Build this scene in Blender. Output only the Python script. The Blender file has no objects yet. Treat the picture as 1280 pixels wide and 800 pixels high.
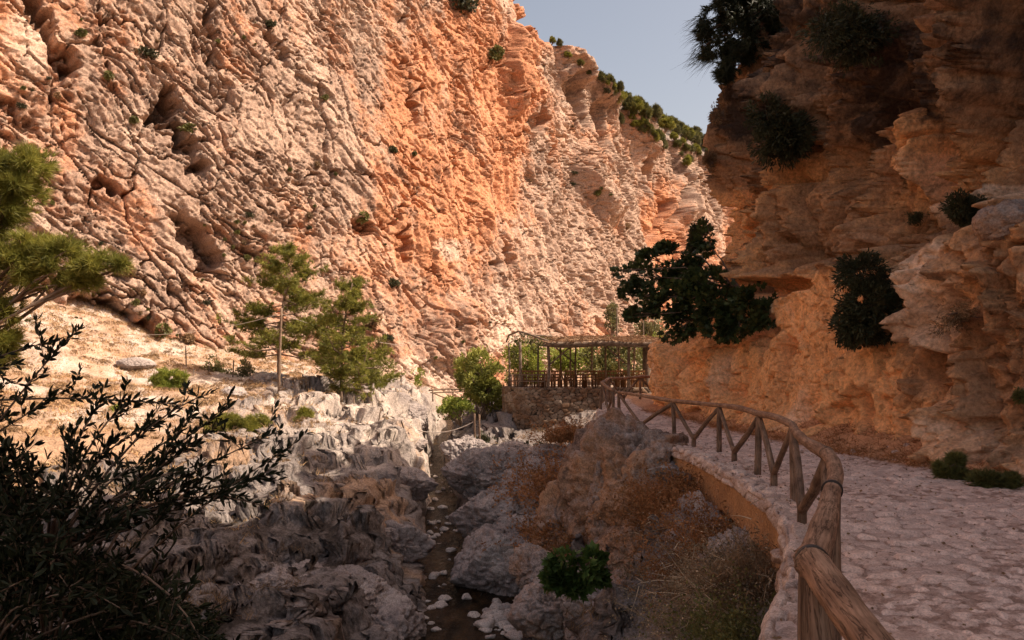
import bpy, math, random
import numpy as np
from math import radians as R
f32=np.float32
SC=bpy.context.scene
COL=SC.collection
# ---------------------------------------------------------------- basics
EYE=1.6; HZ=465.0; FP=1000.0
def at(u,v,Y):      # place seen at (u,v) of the 1280x800 photograph, Y metres ahead
    return np.array([(u-640)*Y/FP, Y, EYE-(v-HZ)*Y/FP])
def proj(X,Y,Z):
    Yc=np.maximum(Y,.5)
    return 640+FP*X/Yc, HZ-FP*(Z-EYE)/Yc
def ss(x,a,b):
    t=np.clip((x-a)/(b-a),0,1); return t*t*(3-2*t)
_r=np.random.RandomState(11)
PERM=_r.permutation(256); PERM=np.concatenate([PERM,PERM]).astype(np.int32)
_g=_r.normal(size=(256,3)); _g/=np.linalg.norm(_g,axis=1)[:,None]; GR=_g.astype(f32)
def pn(x,y,z=0.0,seed=0):
    x=np.asarray(x,f32)+seed*17.31; y=np.asarray(y,f32)+seed*9.7; z=np.asarray(z,f32)+seed*3.1
    x,y,z=np.broadcast_arrays(x,y,z)
    xi=np.floor(x);yi=np.floor(y);zi=np.floor(z)
    fx=x-xi;fy=y-yi;fz=z-zi
    xi=xi.astype(np.int32)&255;yi=yi.astype(np.int32)&255;zi=zi.astype(np.int32)&255
    u=fx*fx*fx*(fx*(fx*6-15)+10);v=fy*fy*fy*(fy*(fy*6-15)+10);w=fz*fz*fz*(fz*(fz*6-15)+10)
    def c(i,j,k):
        h=PERM[(PERM[(PERM[(xi+i)&255]+yi+j)&255]+zi+k)&255]
        g=GR[h]
        return g[...,0]*(fx-i)+g[...,1]*(fy-j)+g[...,2]*(fz-k)
    a=c(0,0,0);a+=u*(c(1,0,0)-a)
    b=c(0,1,0);b+=u*(c(1,1,0)-b)
    a+=v*(b-a)
    c1=c(0,0,1);c1+=u*(c(1,0,1)-c1)
    d=c(0,1,1);d+=u*(c(1,1,1)-d)
    c1+=v*(d-c1)
    return (a+w*(c1-a))*1.5
def fbm(x,y,z=0.0,o=4,seed=0,ridge=False,gain=.5):
    s=0;a=1.0;t=0
    for i in range(o):
        n=pn(x,y,z,seed+i)
        if ridge: n=1-2*np.abs(n)
        s=s+a*n;t+=a;a*=gain;x=x*2.03;y=y*2.03;z=z*2.03
    return s/t
def hsh(i,j,k):
    h=(i*374761393+j*668265263+k*1274126177)&0xffffffff
    h=((h^(h>>13))*1103515245)&0xffffffff
    return ((h^(h>>16))&0xffff).astype(f32)/65535.0
def facet(u,v,seed=0,jit=.9):
    """2D Worley cells: F1, F2, random number and a random tilt per cell"""
    iu=np.floor(u).astype(np.int64);iv=np.floor(v).astype(np.int64)
    F1=np.full(u.shape,9.0,f32);F2=F1.copy();rn=np.zeros(u.shape,f32);tl=np.zeros(u.shape,f32)
    for a in (-1,0,1):
        for b in (-1,0,1):
            ci=iu+a;cj=iv+b
            cx=ci+.5+jit*(hsh(ci,cj,seed*7+1)-.5);cy=cj+.5+jit*(hsh(ci,cj,seed*7+2)-.5)
            du=(u-cx).astype(f32);dv=(v-cy).astype(f32)
            d=np.sqrt(du*du+dv*dv)
            r=hsh(ci,cj,seed*7+3)
            t=du*(hsh(ci,cj,seed*7+4)-.5)*2+dv*(hsh(ci,cj,seed*7+5)-.5)*2
            m=d<F1
            F2=np.where(m,F1,np.minimum(F2,d));F1=np.where(m,d,F1)
            rn=np.where(m,r,rn);tl=np.where(m,t,tl)
    return F1,F2,rn,tl
# ---------------------------------------------------------------- objects
def tag(o,label=None,cat=None,group=None,kind=None):
    if label:o['label']=label
    if cat:o['category']=cat
    if group:o['group']=group
    if kind:o['kind']=kind
    return o
def empty(name,loc,label,cat,group=None,rz=0):
    o=bpy.data.objects.new(name,None);COL.objects.link(o);o.location=[float(c) for c in loc];o.rotation_euler=(0,0,rz)
    o.empty_display_size=.1
    return tag(o,label,cat,group)
def mesh_np(name,V,F,mat,parent=None,smooth=True,attrs=None,loc=None):
    """V (n,3); F = list of face index arrays (m,k)"""
    me=bpy.data.meshes.new(name)
    V=np.asarray(V,f32)
    me.vertices.add(len(V));me.vertices.foreach_set('co',V.ravel())
    Fs=[np.asarray(f,np.int32) for f in F if len(f)]
    nl=sum(f.size for f in Fs);npoly=sum(len(f) for f in Fs)
    me.loops.add(nl);me.loops.foreach_set('vertex_index',np.concatenate([f.ravel() for f in Fs]))
    tot=np.concatenate([np.full(len(f),f.shape[1],np.int32) for f in Fs])
    st=np.concatenate([[0],np.cumsum(tot)[:-1]]).astype(np.int32)
    me.polygons.add(npoly);me.polygons.foreach_set('loop_start',st);me.polygons.foreach_set('loop_total',tot)
    me.polygons.foreach_set('use_smooth',np.full(npoly,smooth))
    if attrs:
        for k,a in attrs.items():
            a=np.asarray(a,f32)
            if a.ndim==1: at_=me.attributes.new(k,'FLOAT','POINT');at_.data.foreach_set('value',a)
            else:
                at_=me.attributes.new(k,'FLOAT_COLOR','POINT')
                c=np.ones((len(V),4),f32);c[:,:3]=a;at_.data.foreach_set('color',c.ravel())
    me.update(calc_edges=True)
    me.materials.append(mat)
    o=bpy.data.objects.new(name,me);COL.objects.link(o)
    if parent:o.parent=parent
    if loc is not None:o.location=[float(c) for c in loc]
    return o
def gridF(n,m,flip=False):
    i=np.arange(n-1)[:,None]*m+np.arange(m-1)[None,:]
    i=i.ravel()
    q=np.stack([i,i+1,i+m+1,i+m],1)
    return q[:,::-1] if flip else q
def put(name,parts,mat,parent=None,smooth=True,loc=None):
    """join several (V,[F..]) into one mesh"""
    Vs=[];Fd={};o=0
    Gs=[]
    for pt in parts:
        V,F=pt[0],pt[1];Gs.append(pt[2] if len(pt)>2 else V*np.array([.4,.4,1]))
        Vs.append(V)
        for f in F:
            f=np.asarray(f)
            if len(f):Fd.setdefault(f.shape[1],[]).append(f+o)
        o+=len(V)
    return mesh_np(name,np.concatenate(Vs),[np.concatenate(v) for v in Fd.values()],mat,parent,smooth,{'gr':np.concatenate(Gs)},loc)
def tube(pts,rad,sides=8,rough=0.0,seed=0,cap=True,sub=1):
    pts=np.array(pts,float);n=len(pts)
    rad=np.full(n,rad,float) if np.isscalar(rad) else np.array(rad,float)
    if sub>1:
        t=np.arange(n);tt=np.linspace(0,n-1,(n-1)*sub+1)
        pts=np.stack([np.interp(tt,t,pts[:,k]) for k in range(3)],1)
        rad=np.interp(tt,t,rad);n=len(pts)
    T=np.gradient(pts,axis=0);T/=np.linalg.norm(T,axis=1)[:,None]+1e-9
    ref=np.array([0,0,1.0]) if abs(T[:,2]).mean()<.8 else np.array([1.0,0,0])
    A=np.cross(T,ref);A/=np.linalg.norm(A,axis=1)[:,None]+1e-9
    B=np.cross(T,A)
    th=np.linspace(0,2*np.pi,sides,endpoint=False)
    rr=rad[:,None]*np.ones((1,sides))
    if rough:
        L=np.cumsum(np.r_[0,np.linalg.norm(np.diff(pts,axis=0),axis=1)])
        rr=rr*(1+rough*fbm(np.cos(th)[None]*1.2+0*L[:,None],np.sin(th)[None]*1.2+0*L[:,None],(L[:,None]*2.2),3,seed))
    V=pts[:,None]+A[:,None]*(np.cos(th)[None]*rr)[...,None]+B[:,None]*(np.sin(th)[None]*rr)[...,None]
    V=V.reshape(-1,3)
    Ls=np.cumsum(np.r_[0,np.linalg.norm(np.diff(pts,axis=0),axis=1)])
    gr=np.stack([np.cos(th)[None]*rad[:,None]+seed*.37,np.sin(th)[None]*rad[:,None]+0*rad[:,None],Ls[:,None]+0*th[None]],-1).reshape(-1,3)
    i=np.arange(n-1)[:,None]*sides;j=np.arange(sides)[None]
    F=[np.stack([i+j,i+(j+1)%sides,i+sides+(j+1)%sides,i+sides+j],-1).reshape(-1,4)]
    if cap:
        V=np.concatenate([V,pts[:1],pts[-1:]]);k=n*sides
        gr=np.concatenate([gr,[[seed*.37,0,0]],[[seed*.37,0,Ls[-1]]]])
        j=np.arange(sides)
        F.append(np.concatenate([np.stack([j,np.full(sides,k),(j+1)%sides],1)[:, [0,1,2]],
              np.stack([(n-1)*sides+j,(n-1)*sides+(j+1)%sides,np.full(sides,k+1)],1)]))
    return V,F,gr
def box(c,s,rz=0,bev=0):
    x,y,z=np.array(s)/2
    V=np.array([[-x,-y,-z],[x,-y,-z],[x,y,-z],[-x,y,-z],[-x,-y,z],[x,-y,z],[x,y,z],[-x,y,z]],float)
    cz,sz=math.cos(rz),math.sin(rz)
    V=V@np.array([[cz,sz,0],[-sz,cz,0],[0,0,1]])+np.array(c)
    F=np.array([[0,3,2,1],[4,5,6,7],[0,1,5,4],[1,2,6,5],[2,3,7,6],[3,0,4,7]])
    return V,[F]
# ---------------------------------------------------------------- materials
class NT:
    def __init__(s,name):
        s.m=bpy.data.materials.new(name);s.m.use_nodes=True;s.t=s.m.node_tree;s.t.nodes.clear()
        s.out=s.n('ShaderNodeOutputMaterial')
    def n(s,ty,**k):
        n=s.t.nodes.new(ty)
        for a,b in k.items():
            if a.startswith('_'):setattr(n,a[1:],b)
            else:s.set(n,a,b)
        return n
    def set(s,n,a,b):
        i=n.inputs[int(a[1:])] if (a[0]=='i' and a[1:].isdigit()) else n.inputs[a.replace('__',' ')]
        if isinstance(b,bpy.types.NodeSocket):s.t.links.new(b,i)
        else:i.default_value=b
    def math(s,op,a,b=0,c=0,clamp=False):
        n=s.n('ShaderNodeMath',_operation=op,_use_clamp=clamp,i0=a,i1=b,i2=c);return n.outputs[0]
    def mix(s,f,a,b,blend='MIX'):
        n=s.n('ShaderNodeMix',_data_type='RGBA',_blend_type=blend)
        def st(i,v):
            if isinstance(v,bpy.types.NodeSocket):s.t.links.new(v,n.inputs[i])
            else:n.inputs[i].default_value=v if not isinstance(v,tuple) or len(v)==4 else (*v,1)
        st(0,f);st(6,a);st(7,b);return n.outputs[2]
    def noise(s,vec,scale,detail=6,rough=.6,dist=0.0):
        return s.n('ShaderNodeTexNoise',Vector=vec,Scale=scale,Detail=detail,Roughness=rough,Distortion=dist).outputs[0]
    def ramp(s,f,a,b,va=0.0,vb=1.0):
        n=s.n('ShaderNodeMapRange',_interpolation_type='SMOOTHSTEP');
        for i,v in zip((0,1,2,3,4),(f,a,b,va,vb)):
            if isinstance(v,bpy.types.NodeSocket):s.t.links.new(v,n.inputs[i])
            else:n.inputs[i].default_value=v
        return n.outputs[0]
    def attr(s,name):
        n=s.n('ShaderNodeAttribute',_attribute_name=name);return n
    def pos(s):
        return s.n('ShaderNodeNewGeometry').outputs['Position']
    def obj(s):
        return s.n('ShaderNodeTexCoord').outputs['Object']
    def bsdf(s,col,rough=.9,normal=None,spec=.2,**k):
        b=s.n('ShaderNodeBsdfPrincipled');s.set(b,'Base__Color',col if isinstance(col,bpy.types.NodeSocket) else (*col,1) if len(col)==3 else col)
        s.set(b,'Roughness',rough);s.set(b,'Specular__IOR__Level',spec)
        if normal is not None:s.set(b,'Normal',normal)
        for a,v in k.items():s.set(b,a,v)
        s.t.links.new(b.outputs[0],s.out.inputs[0]);return b
def rockmat(name,A,B,C,D,sc=1.0,bump=.6,dist=.06,vecscale=(1,1,1),spec=.15,grain=1.0):
    """A base, B zone.r, C pale zone.g, D dark zone.b"""
    t=NT(name);p=t.pos()
    mp=t.n('ShaderNodeMapping',Vector=p);mp.inputs['Scale'].default_value=vecscale
    v=mp.outputs[0]
    z=t.attr('zone');sp=t.n('ShaderNodeSeparateColor',Color=z.outputs['Color'])
    n1=t.noise(v,.35*sc,7,.62,.4);n2=t.noise(v,2.2*sc,8,.65,.2);n3=t.noise(p,11*sc,6,.7)
    zr=t.math('ADD',sp.outputs[0],t.math('MULTIPLY',t.math('SUBTRACT',n2,.5),1.3),clamp=True)
    zg=t.math('ADD',sp.outputs[1],t.math('MULTIPLY',t.math('SUBTRACT',n1,.5),1.2),clamp=True)
    zb=t.math('ADD',sp.outputs[2],t.math('MULTIPLY',t.math('SUBTRACT',n2,.5),1.6),clamp=True)
    c=t.mix(t.ramp(zr,.15,.85),A,B)
    c=t.mix(t.ramp(zg,.35,1.0),c,C)
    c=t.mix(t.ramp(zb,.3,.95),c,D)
    c=t.mix(1.0,c,t.mix(t.ramp(n3,.3,.7),(1-.42*grain,1-.44*grain,1-.46*grain),(1.25,1.24,1.22)),'MULTIPLY')
    c=t.mix(1.0,c,t.mix(t.ramp(n1,.3,.7),(.82,.8,.8),(1.12,1.12,1.12)),'MULTIPLY')
    n4=t.noise(v,5.2*sc,7,.72,.6)
    c=t.mix(1.0,c,t.mix(t.ramp(n4,.30,.50),(1-.48*grain,1-.51*grain,1-.53*grain),(1.06,1.06,1.06)),'MULTIPLY')
    vo=t.n('ShaderNodeTexVoronoi',_feature='DISTANCE_TO_EDGE',Vector=v,Scale=3.1*sc).outputs[0]
    cr=t.ramp(vo,0,.05)
    h=t.math('ADD',t.math('MULTIPLY',n2,1.0),t.math('MULTIPLY',n3,.45))
    h=t.math('ADD',h,t.math('MULTIPLY',cr,.10))
    b=t.n('ShaderNodeBump',Strength=bump,Distance=dist,Height=h)
    t.bsdf(c,.92,b.outputs[0],spec)
    return t.m
def leafmat(name,A,B,trans=.3,rough=.55,spec=.3):
    t=NT(name);a=t.attr('lr').outputs['Fac']
    c=t.mix(a,A,B)
    nz=t.noise(t.pos(),1.3,3)
    c=t.mix(1.0,c,t.mix(t.ramp(nz,.35,.65),(.7,.72,.7),(1.25,1.22,1.1)),'MULTIPLY')
    b=t.bsdf(c,rough,None,spec)
    tr=t.n('ShaderNodeBsdfTranslucent');t.set(tr,'Color',c)
    mx=t.n('ShaderNodeMixShader');t.set(mx,'i0',trans);t.t.links.new(b.outputs[0],mx.inputs[1]);t.t.links.new(tr.outputs[0],mx.inputs[2])
    t.t.links.new(mx.outputs[0],t.out.inputs[0]);return t.m
def woodmat(name,A,B,sc=1.0):
    t=NT(name);o=t.attr('gr').outputs['Vector']
    mp=t.n('ShaderNodeMapping',Vector=o);mp.inputs['Scale'].default_value=(26,26,1.6)
    m2=t.n('ShaderNodeMapping',Vector=o);m2.inputs['Scale'].default_value=(90,90,5)
    n=t.noise(mp.outputs[0],1.0,5,.65,.6);g=t.noise(m2.outputs[0],1.0,4,.7);bl=t.noise(o,3.5,4,.6)
    cr=t.ramp(t.math('ABSOLUTE',t.math('SUBTRACT',n,.5)),.0,.022)
    c=t.mix(t.ramp(bl,.3,.7),A,B)
    c=t.mix(1.0,c,t.mix(t.ramp(g,.3,.65),(.62,.59,.56),(1.2,1.2,1.2)),'MULTIPLY')
    c=t.mix(1.0,c,t.mix(cr,(.42,.38,.35),(1.05,1.05,1.05)),'MULTIPLY')
    hh=t.math('ADD',t.math('MULTIPLY',cr,.8),t.math('ADD',n,t.math('MULTIPLY',g,.5)))
    b=t.n('ShaderNodeBump',Strength=.7,Distance=.006,Height=hh)
    t.bsdf(c,.85,b.outputs[0],.25);return t.m
def plain(name,c,rough=.8,spec=.3,**k):
    t=NT(name);n=t.noise(t.obj(),7,5)
    t.bsdf(t.mix(1.0,c,t.mix(n,(.75,.75,.75),(1.2,1.2,1.2)),'MULTIPLY'),rough,None,spec,**k);return t.m
# ---------------------------------------------------------------- camera, light
cam=bpy.data.cameras.new('camera');co=bpy.data.objects.new('camera',cam);COL.objects.link(co)
co.location=(0,0,EYE);co.rotation_euler=(R(90),0,0)
cam.sensor_width=36;cam.lens=36*FP/1280;cam.shift_y=(HZ-400)/1280;cam.clip_start=.05;cam.clip_end=2000
SC.camera=co
SUN_EL=R(47);SUN_AZ=R(-9)     # azimuth from +X towards +Y
S=np.array([math.cos(SUN_EL)*math.cos(SUN_AZ),math.cos(SUN_EL)*math.sin(SUN_AZ),math.sin(SUN_EL)])
sl=bpy.data.lights.new('sun','SUN');sl.energy=3.7;sl.angle=R(.53);sl.color=(1,.86,.70)
so=bpy.data.objects.new('sun',sl);COL.objects.link(so)
from mathutils import Vector
so.rotation_euler=Vector(S).to_track_quat('Z','Y').to_euler();so.location=(30,-10,60)
w=bpy.data.worlds.new('World');SC.world=w;w.use_nodes=True
nt=w.node_tree;nt.nodes.clear()
sky=nt.nodes.new('ShaderNodeTexSky');sky.sky_type='NISHITA';sky.sun_disc=False
sky.sun_elevation=SUN_EL;sky.sun_rotation=R(90)-SUN_AZ
sky.air_density=1.0;sky.dust_density=3.5;sky.ozone_density=1.0;sky.altitude=200
bg=nt.nodes.new('ShaderNodeBackground');bg.inputs[1].default_value=.12
ow=nt.nodes.new('ShaderNodeOutputWorld');mxs=nt.nodes.new('ShaderNodeMix');mxs.data_type='RGBA';mxs.blend_type='MULTIPLY';mxs.inputs[0].default_value=1
nt.links.new(sky.outputs[0],mxs.inputs[6]);mxs.inputs[7].default_value=(1.18,.91,.70,1);nt.links.new(mxs.outputs[2],bg.inputs[0]);nt.links.new(bg.outputs[0],ow.inputs[0])
vs=SC.view_settings;SC.display_settings.display_device='sRGB'
vs.view_transform='Standard';vs.look='None';vs.gamma=1;vs.exposure=0.95;vs.use_curve_mapping=False
SC.cycles.max_bounces=6;SC.cycles.diffuse_bounces=5;SC.cycles.transparent_max_bounces=6
SC.cycles.use_denoising=True
# ================================================================ SETTING
# ---------------------------------------------------------------- materials
M_LEFT=rockmat('sunlit_limestone',(.40,.28,.215),(.52,.245,.135),(.54,.395,.31),(.14,.095,.075),sc=.8,bump=.7,dist=.13)
M_RIGHT=rockmat('ochre_limestone',(.42,.245,.14),(.86,.47,.22),(.80,.58,.42),(.085,.058,.046),sc=1.2,bump=.9,dist=.08,grain=.75)
M_GROUND=rockmat('grey_limestone_and_soil',(.25,.215,.20),(.44,.29,.19),(.52,.44,.38),(.065,.052,.045),sc=1.6,bump=.8,dist=.07)
M_BOULDER=rockmat('water_worn_rock',(.33,.285,.27),(.40,.235,.14),(.52,.46,.42),(.085,.065,.06),sc=2.6,bump=.7,dist=.05)
# ---------------------------------------------------------------- cliffs
def resample(poly,step,Ymin=-60):
    """walk a plan polyline with steps that grow with the distance from the viewpoint"""
    poly=np.array(poly,float)
    # smooth corners (Chaikin)
    for _ in range(3):
        a=poly[:-1]*.75+poly[1:]*.25;b=poly[:-1]*.25+poly[1:]*.75
        q=np.empty((2*len(a),2));q[0::2]=a;q[1::2]=b
        poly=np.concatenate([poly[:1],q,poly[-1:]])
    L=np.r_[0,np.cumsum(np.linalg.norm(np.diff(poly,axis=0),axis=1))]
    s=0;out=[]
    while s<L[-1]:
        out.append(s);x=np.interp(s,L,poly[:,0]);y=np.interp(s,L,poly[:,1])
        s+=step(x,y)
    s=np.array(out)
    P=np.stack([np.interp(s,L,poly[:,0]),np.interp(s,L,poly[:,1])],1)
    e=.6
    T=np.stack([np.interp(s+e,L,poly[:,0])-np.interp(s-e,L,poly[:,0]),np.interp(s+e,L,poly[:,1])-np.interp(s-e,L,poly[:,1])],1)
    T/=np.linalg.norm(T,axis=1)[:,None]+1e-9
    return s,P,T
def blobs(u,v,lst,seed=3,warp=14,wf=.02):
    """soft patches (u,v,ru,rv,angle,value) given where they are seen in the photograph"""
    wu=u+warp*fbm(u*wf,v*wf,0,3,seed);wv=v+warp*fbm(u*wf,v*wf,5.5,3,seed+4)
    s=np.zeros(u.shape,f32)
    for (a,b,ru,rv,an,val) in lst:
        c,q=math.cos(R(an)),math.sin(R(an))
        du=wu-a;dv=wv-b
        x=(du*c+dv*q)/ru;y=(-du*q+dv*c)/rv
        d=np.sqrt(x*x+y*y)
        s=s+val*(1-ss(d,.6,1.08))
    return s
def left_cliff():
    def step(x,y):
        d=math.hypot(x,y);u=640+1000*x/max(y,1)
        return d*.00155 if -60<u<960 else d*.02
    poly=[(-62,-20),(-52,12),(-38,32),(-29,44),(-19.5,51),(-9.5,60),(-4,66.5),(3,75),(11,86),(21,101),(37,122),(62,146)]
    s,P,T=resample(poly,step)
    N=np.stack([T[:,1],-T[:,0]],1)          # towards the gorge
    h=np.r_[np.linspace(-2.5,46,640),np.linspace(46.6,60,20)]
    Sg,Hg=np.meshgrid(s.astype(f32),h.astype(f32),indexing='ij')
    Px=P[:,0][:,None];Py=P[:,1][:,None];Nx=N[:,0][:,None];Ny=N[:,1][:,None]
    # profile: steep, leaning back, with a soft foot slope
    lean=.20+.05*fbm(Sg*.03,Hg*.05,0,2,5)
    back=lean*np.maximum(Hg,0)-1.6*(1-ss(Hg,-1,5))
    X0=Px-Nx*back;Y0=Py-Ny*back;Z0=Hg+np.zeros_like(X0)
    u,v=proj(X0,Y0,Z0)
    # crest falls where the ridge runs away from the viewpoint
    # bedding coordinates
    w1=fbm(Sg*.06,Hg*.06,0,3,21)*5.0+fbm(Sg*.25,Hg*.25,0,3,27)*1.3
    bs=ss(u,430,700)
    def bed(ang,S_,H_):
        c,q=math.cos(R(ang)),math.sin(R(ang));return S_*c-H_*q, S_*q+H_*c
    a1,b1=bed(38,Sg,Hg+w1*.6)
    a2,b2=bed(68,Sg,Hg+w1*.5)
    d=np.zeros_like(Sg)
    d+=2.0*fbm(Sg*.045,Hg*.05,1.7,3,31)
    d+=1.2*fbm(Sg*.13,Hg*.11,1.7,3,41)
    def layer(a,b,sa,sb,seed,amp,tamp,wf=.5):
        wu=fbm(a*wf/sa*1.6,b*wf/sb*1.6,0,3,seed)*.55
        F1,F2,r,t=facet(a/sa+wu,b/sb+wu*.8,seed)
        return (r-.5)*amp+t*tamp-np.clip(.10-(F2-F1),0,.10)*amp*2.2
    rough=.15+.36*ss(fbm(Sg*.05,Hg*.06,0,3,71),-.3,.4)
    L1=layer(a1,b1,13,1.7,1,1.25,1.0)+layer(a1,b1,5,.62,2,.62,.5)+layer(a1,b1,1.7,.30,3,.22,.20)
    L2=layer(a2,b2,3.4,1.9,4,1.1,1.2)+layer(a2,b2,1.5,.75,5,.55,.6)+layer(a2,b2,.62,.33,6,.20,.24)
    pm=ss(fbm(Sg*.08,Hg*.10,0,3,73),-.12,.22)
    def crack(a,b,sa,sb,seed,wd):
        wu=fbm(a/sa*1.4,b/sb*1.1,0,4,seed)*.6
        F1,F2,r,t=facet(a/sa+wu,b/sb+wu*.9,seed)
        return (1-ss(F2-F1,0,wd))*(r>.35)
    m1=ss(fbm(Sg*.11,Hg*.12,0,3,75),-.08,.15);m2=ss(fbm(Sg*.13,Hg*.14,4,3,77),-.05,.2)
    d-=(crack(a1,b1,9,1.5,81,.10)*m1*1.0+crack(a1,b1,4,.8,82,.12)*m2*.55)*(1-.8*bs)
    d-=(crack(a2,b2,4.5,2.2,83,.07)*m1*1.1+crack(a2,b2,1.8,1.1,84,.10)*m2*.5)*bs
    a3,b3=bed(80,Sg,Hg+w1*.6)
    d-=crack(a3,b3,8,3.6,85,.045)*1.3*(1-.5*m1)+.5*crack(a3,b3,3.2,1.4,86,.06)*(1-m2)
    iso=layer(Sg+w1*.5,Hg-w1*.3,3.0,2.3,8,.75,1.1)+layer(Sg+w1,Hg+w1*.2,1.25,1.0,9,.34,.5)
    d+=(L1*(1-bs)*(.22+.85*pm)+L2*bs*.8)*rough+iso*.15
    d+=layer(Sg+w1,Hg,.8,.55,7,.20,.28)*rough+layer(a1,b1,.7,.26,10,.13,.16)*(.6+.5*rough)
    for (sa_,sb_,sd_,dp_,th_) in ((1.6,.75,91,.42,.66),(.8,.36,92,.24,.55),(.42,.2,93,.12,.45)):
        for (aa,bb,ww) in ((a1,b1,1-bs),(a2,b2,bs)):
            wq=fbm(aa*.6,bb*1.1,0,3,sd_)*.5
            F1,F2,r,t=facet(aa/sa_+wq,bb/sb_+wq,sd_)
            d-=dp_*(1-ss(F1,.05,.36))*(r>th_)*ww*(.12+1.2*m2)
    d+=.13*fbm(Sg*.9,Hg*.9,0,4,51,True)+.07*fbm(Sg*3.2,Hg*3.2,0,3,57,True)
    # vertical flutes of the orange columns
    fl=fbm(Sg*.55+.2*w1,Hg*.05,0,3,61,True)
    d+=fl*.7*ss(u,440,560)*(1-ss(u,700,760))
    fl2=fbm(Sg*.20,Hg*.02,0,3,66,True)
    d+=fl2*2.6*ss(u,690,760)
    # recesses and bulges seen in the photograph
    car=blobs(u,v,[(208,135,17,26,35,2.24),(232,185,12,42,-30,2.08),(188,155,11,12,20,1.28),
        (250,305,16,55,-38,1.92),(252,337,8,12,0,2.08),(140,395,64,16,24,2.08),(205,430,48,10,22,1.44),
        (60,35,14,70,-32,1.84),(78,88,16,20,0,1.28),(135,228,16,10,30,1.12),(262,35,6,45,-10,1.28),
        (655,45,9,60,-6,1.92),(665,95,9,30,0,1.28),(712,120,9,45,-18,3.36),(742,165,8,40,-10,2.88),(818,280,9,30,15,3.60),
        (672,150,8,22,0,1.44),(690,195,7,18,0,1.20),(520,135,6,26,0,0.96),(450,285,11,14,0,0.96),(505,300,6,25,-10,1.04),
        (610,330,11,10,0,1.12),(635,325,8,14,0,0.96),(770,205,6,40,-12,2.40),(840,250,6,40,10,2.40),(800,225,6,30,-10,2.00),
        (345,60,6,30,-20,0.96),(20,140,9,50,-50,0.80)],seed=3,warp=20*(1-.75*ss(u,640,720)),wf=.05)
    d-=car*(1+.5*fbm(a1*.5,b1*1.6,0,3,78,True))
    d+=blobs(u,v,[(700,70,14,60,-14,2.6),(735,95,16,50,-20,2.2),(735,230,18,60,-20,2.4),(560,420,40,50,0,1.8),(180,410,26,26,0,1.4),
        (850,240,20,40,0,1.6),(785,160,16,50,-25,1.8),(640,90,12,60,-5,1.6),(130,415,60,10,24,1.3)],seed=9,warp=14*(1-.75*ss(u,640,720)))
    X=X0+Nx*d;Y=Y0+Ny*d
    Z=Z0+.35*fbm(Sg*.7,Hg*.7,3.3,3,81)
    # crest line
    top=33+np.interp(P[:,1],[0,45,60,72,80,95,110,146],[22,20,16,11.5,7.5,2,1,4])[:,None]+2.6*fbm(s*.09,s*0,0,4,91)[:,None]
    over=np.maximum(Z-top,0)
    Z=np.minimum(Z,top+over*.12)
    X=X-Nx*over*1.6;Y=Y-Ny*over*1.6
    zr=.35+.8*fbm(Sg*.07,Hg*.06,0,4,101)+.6*fbm(Sg*.5,Hg*.10,0,4,103)+.35*fbm(a1*.12,b1*.7,0,4,105)
    zr+=blobs(u,v,[(570,150,110,150,0,.45),(655,60,30,90,0,.5),(540,260,90,90,0,.3),(30,90,50,60,0,.15),(300,60,80,60,0,.2),(820,280,30,60,0,.5),(620,470,40,30,0,.2)])
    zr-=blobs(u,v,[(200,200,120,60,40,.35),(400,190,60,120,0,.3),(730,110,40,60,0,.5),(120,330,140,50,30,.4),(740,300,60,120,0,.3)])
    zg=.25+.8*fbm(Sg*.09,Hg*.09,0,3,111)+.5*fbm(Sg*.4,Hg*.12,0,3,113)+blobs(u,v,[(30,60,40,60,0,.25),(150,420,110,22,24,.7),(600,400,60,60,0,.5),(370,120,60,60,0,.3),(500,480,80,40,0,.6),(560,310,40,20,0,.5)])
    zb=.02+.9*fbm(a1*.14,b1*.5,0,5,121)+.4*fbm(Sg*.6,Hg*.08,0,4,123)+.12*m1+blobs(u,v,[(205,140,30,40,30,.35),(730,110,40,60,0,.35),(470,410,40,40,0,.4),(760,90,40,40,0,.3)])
    zone=np.stack([zr,zg,zb],-1).reshape(-1,3)
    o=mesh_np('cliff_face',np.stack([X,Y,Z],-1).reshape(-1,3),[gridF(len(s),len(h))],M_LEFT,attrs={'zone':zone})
    tag(o,'tall sunlit orange and pink limestone cliff across the gorge','cliff',kind='structure')
    return np.stack([X,Y,Z],-1),np.stack([u,v],-1)
LC,_=left_cliff()
def surf_at(G,u,v,rad=6):
    """nearest point of a displaced grid seen at (u,v), the closest to the viewpoint"""
    uu,vv=proj(G[...,0],G[...,1],G[...,2])
    m=(np.abs(uu-u)<rad)&(np.abs(vv-v)<rad)&(G[...,1]>1)
    if not m.any(): return None
    P=G[m];return P[np.argmin(P[:,1])]
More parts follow.
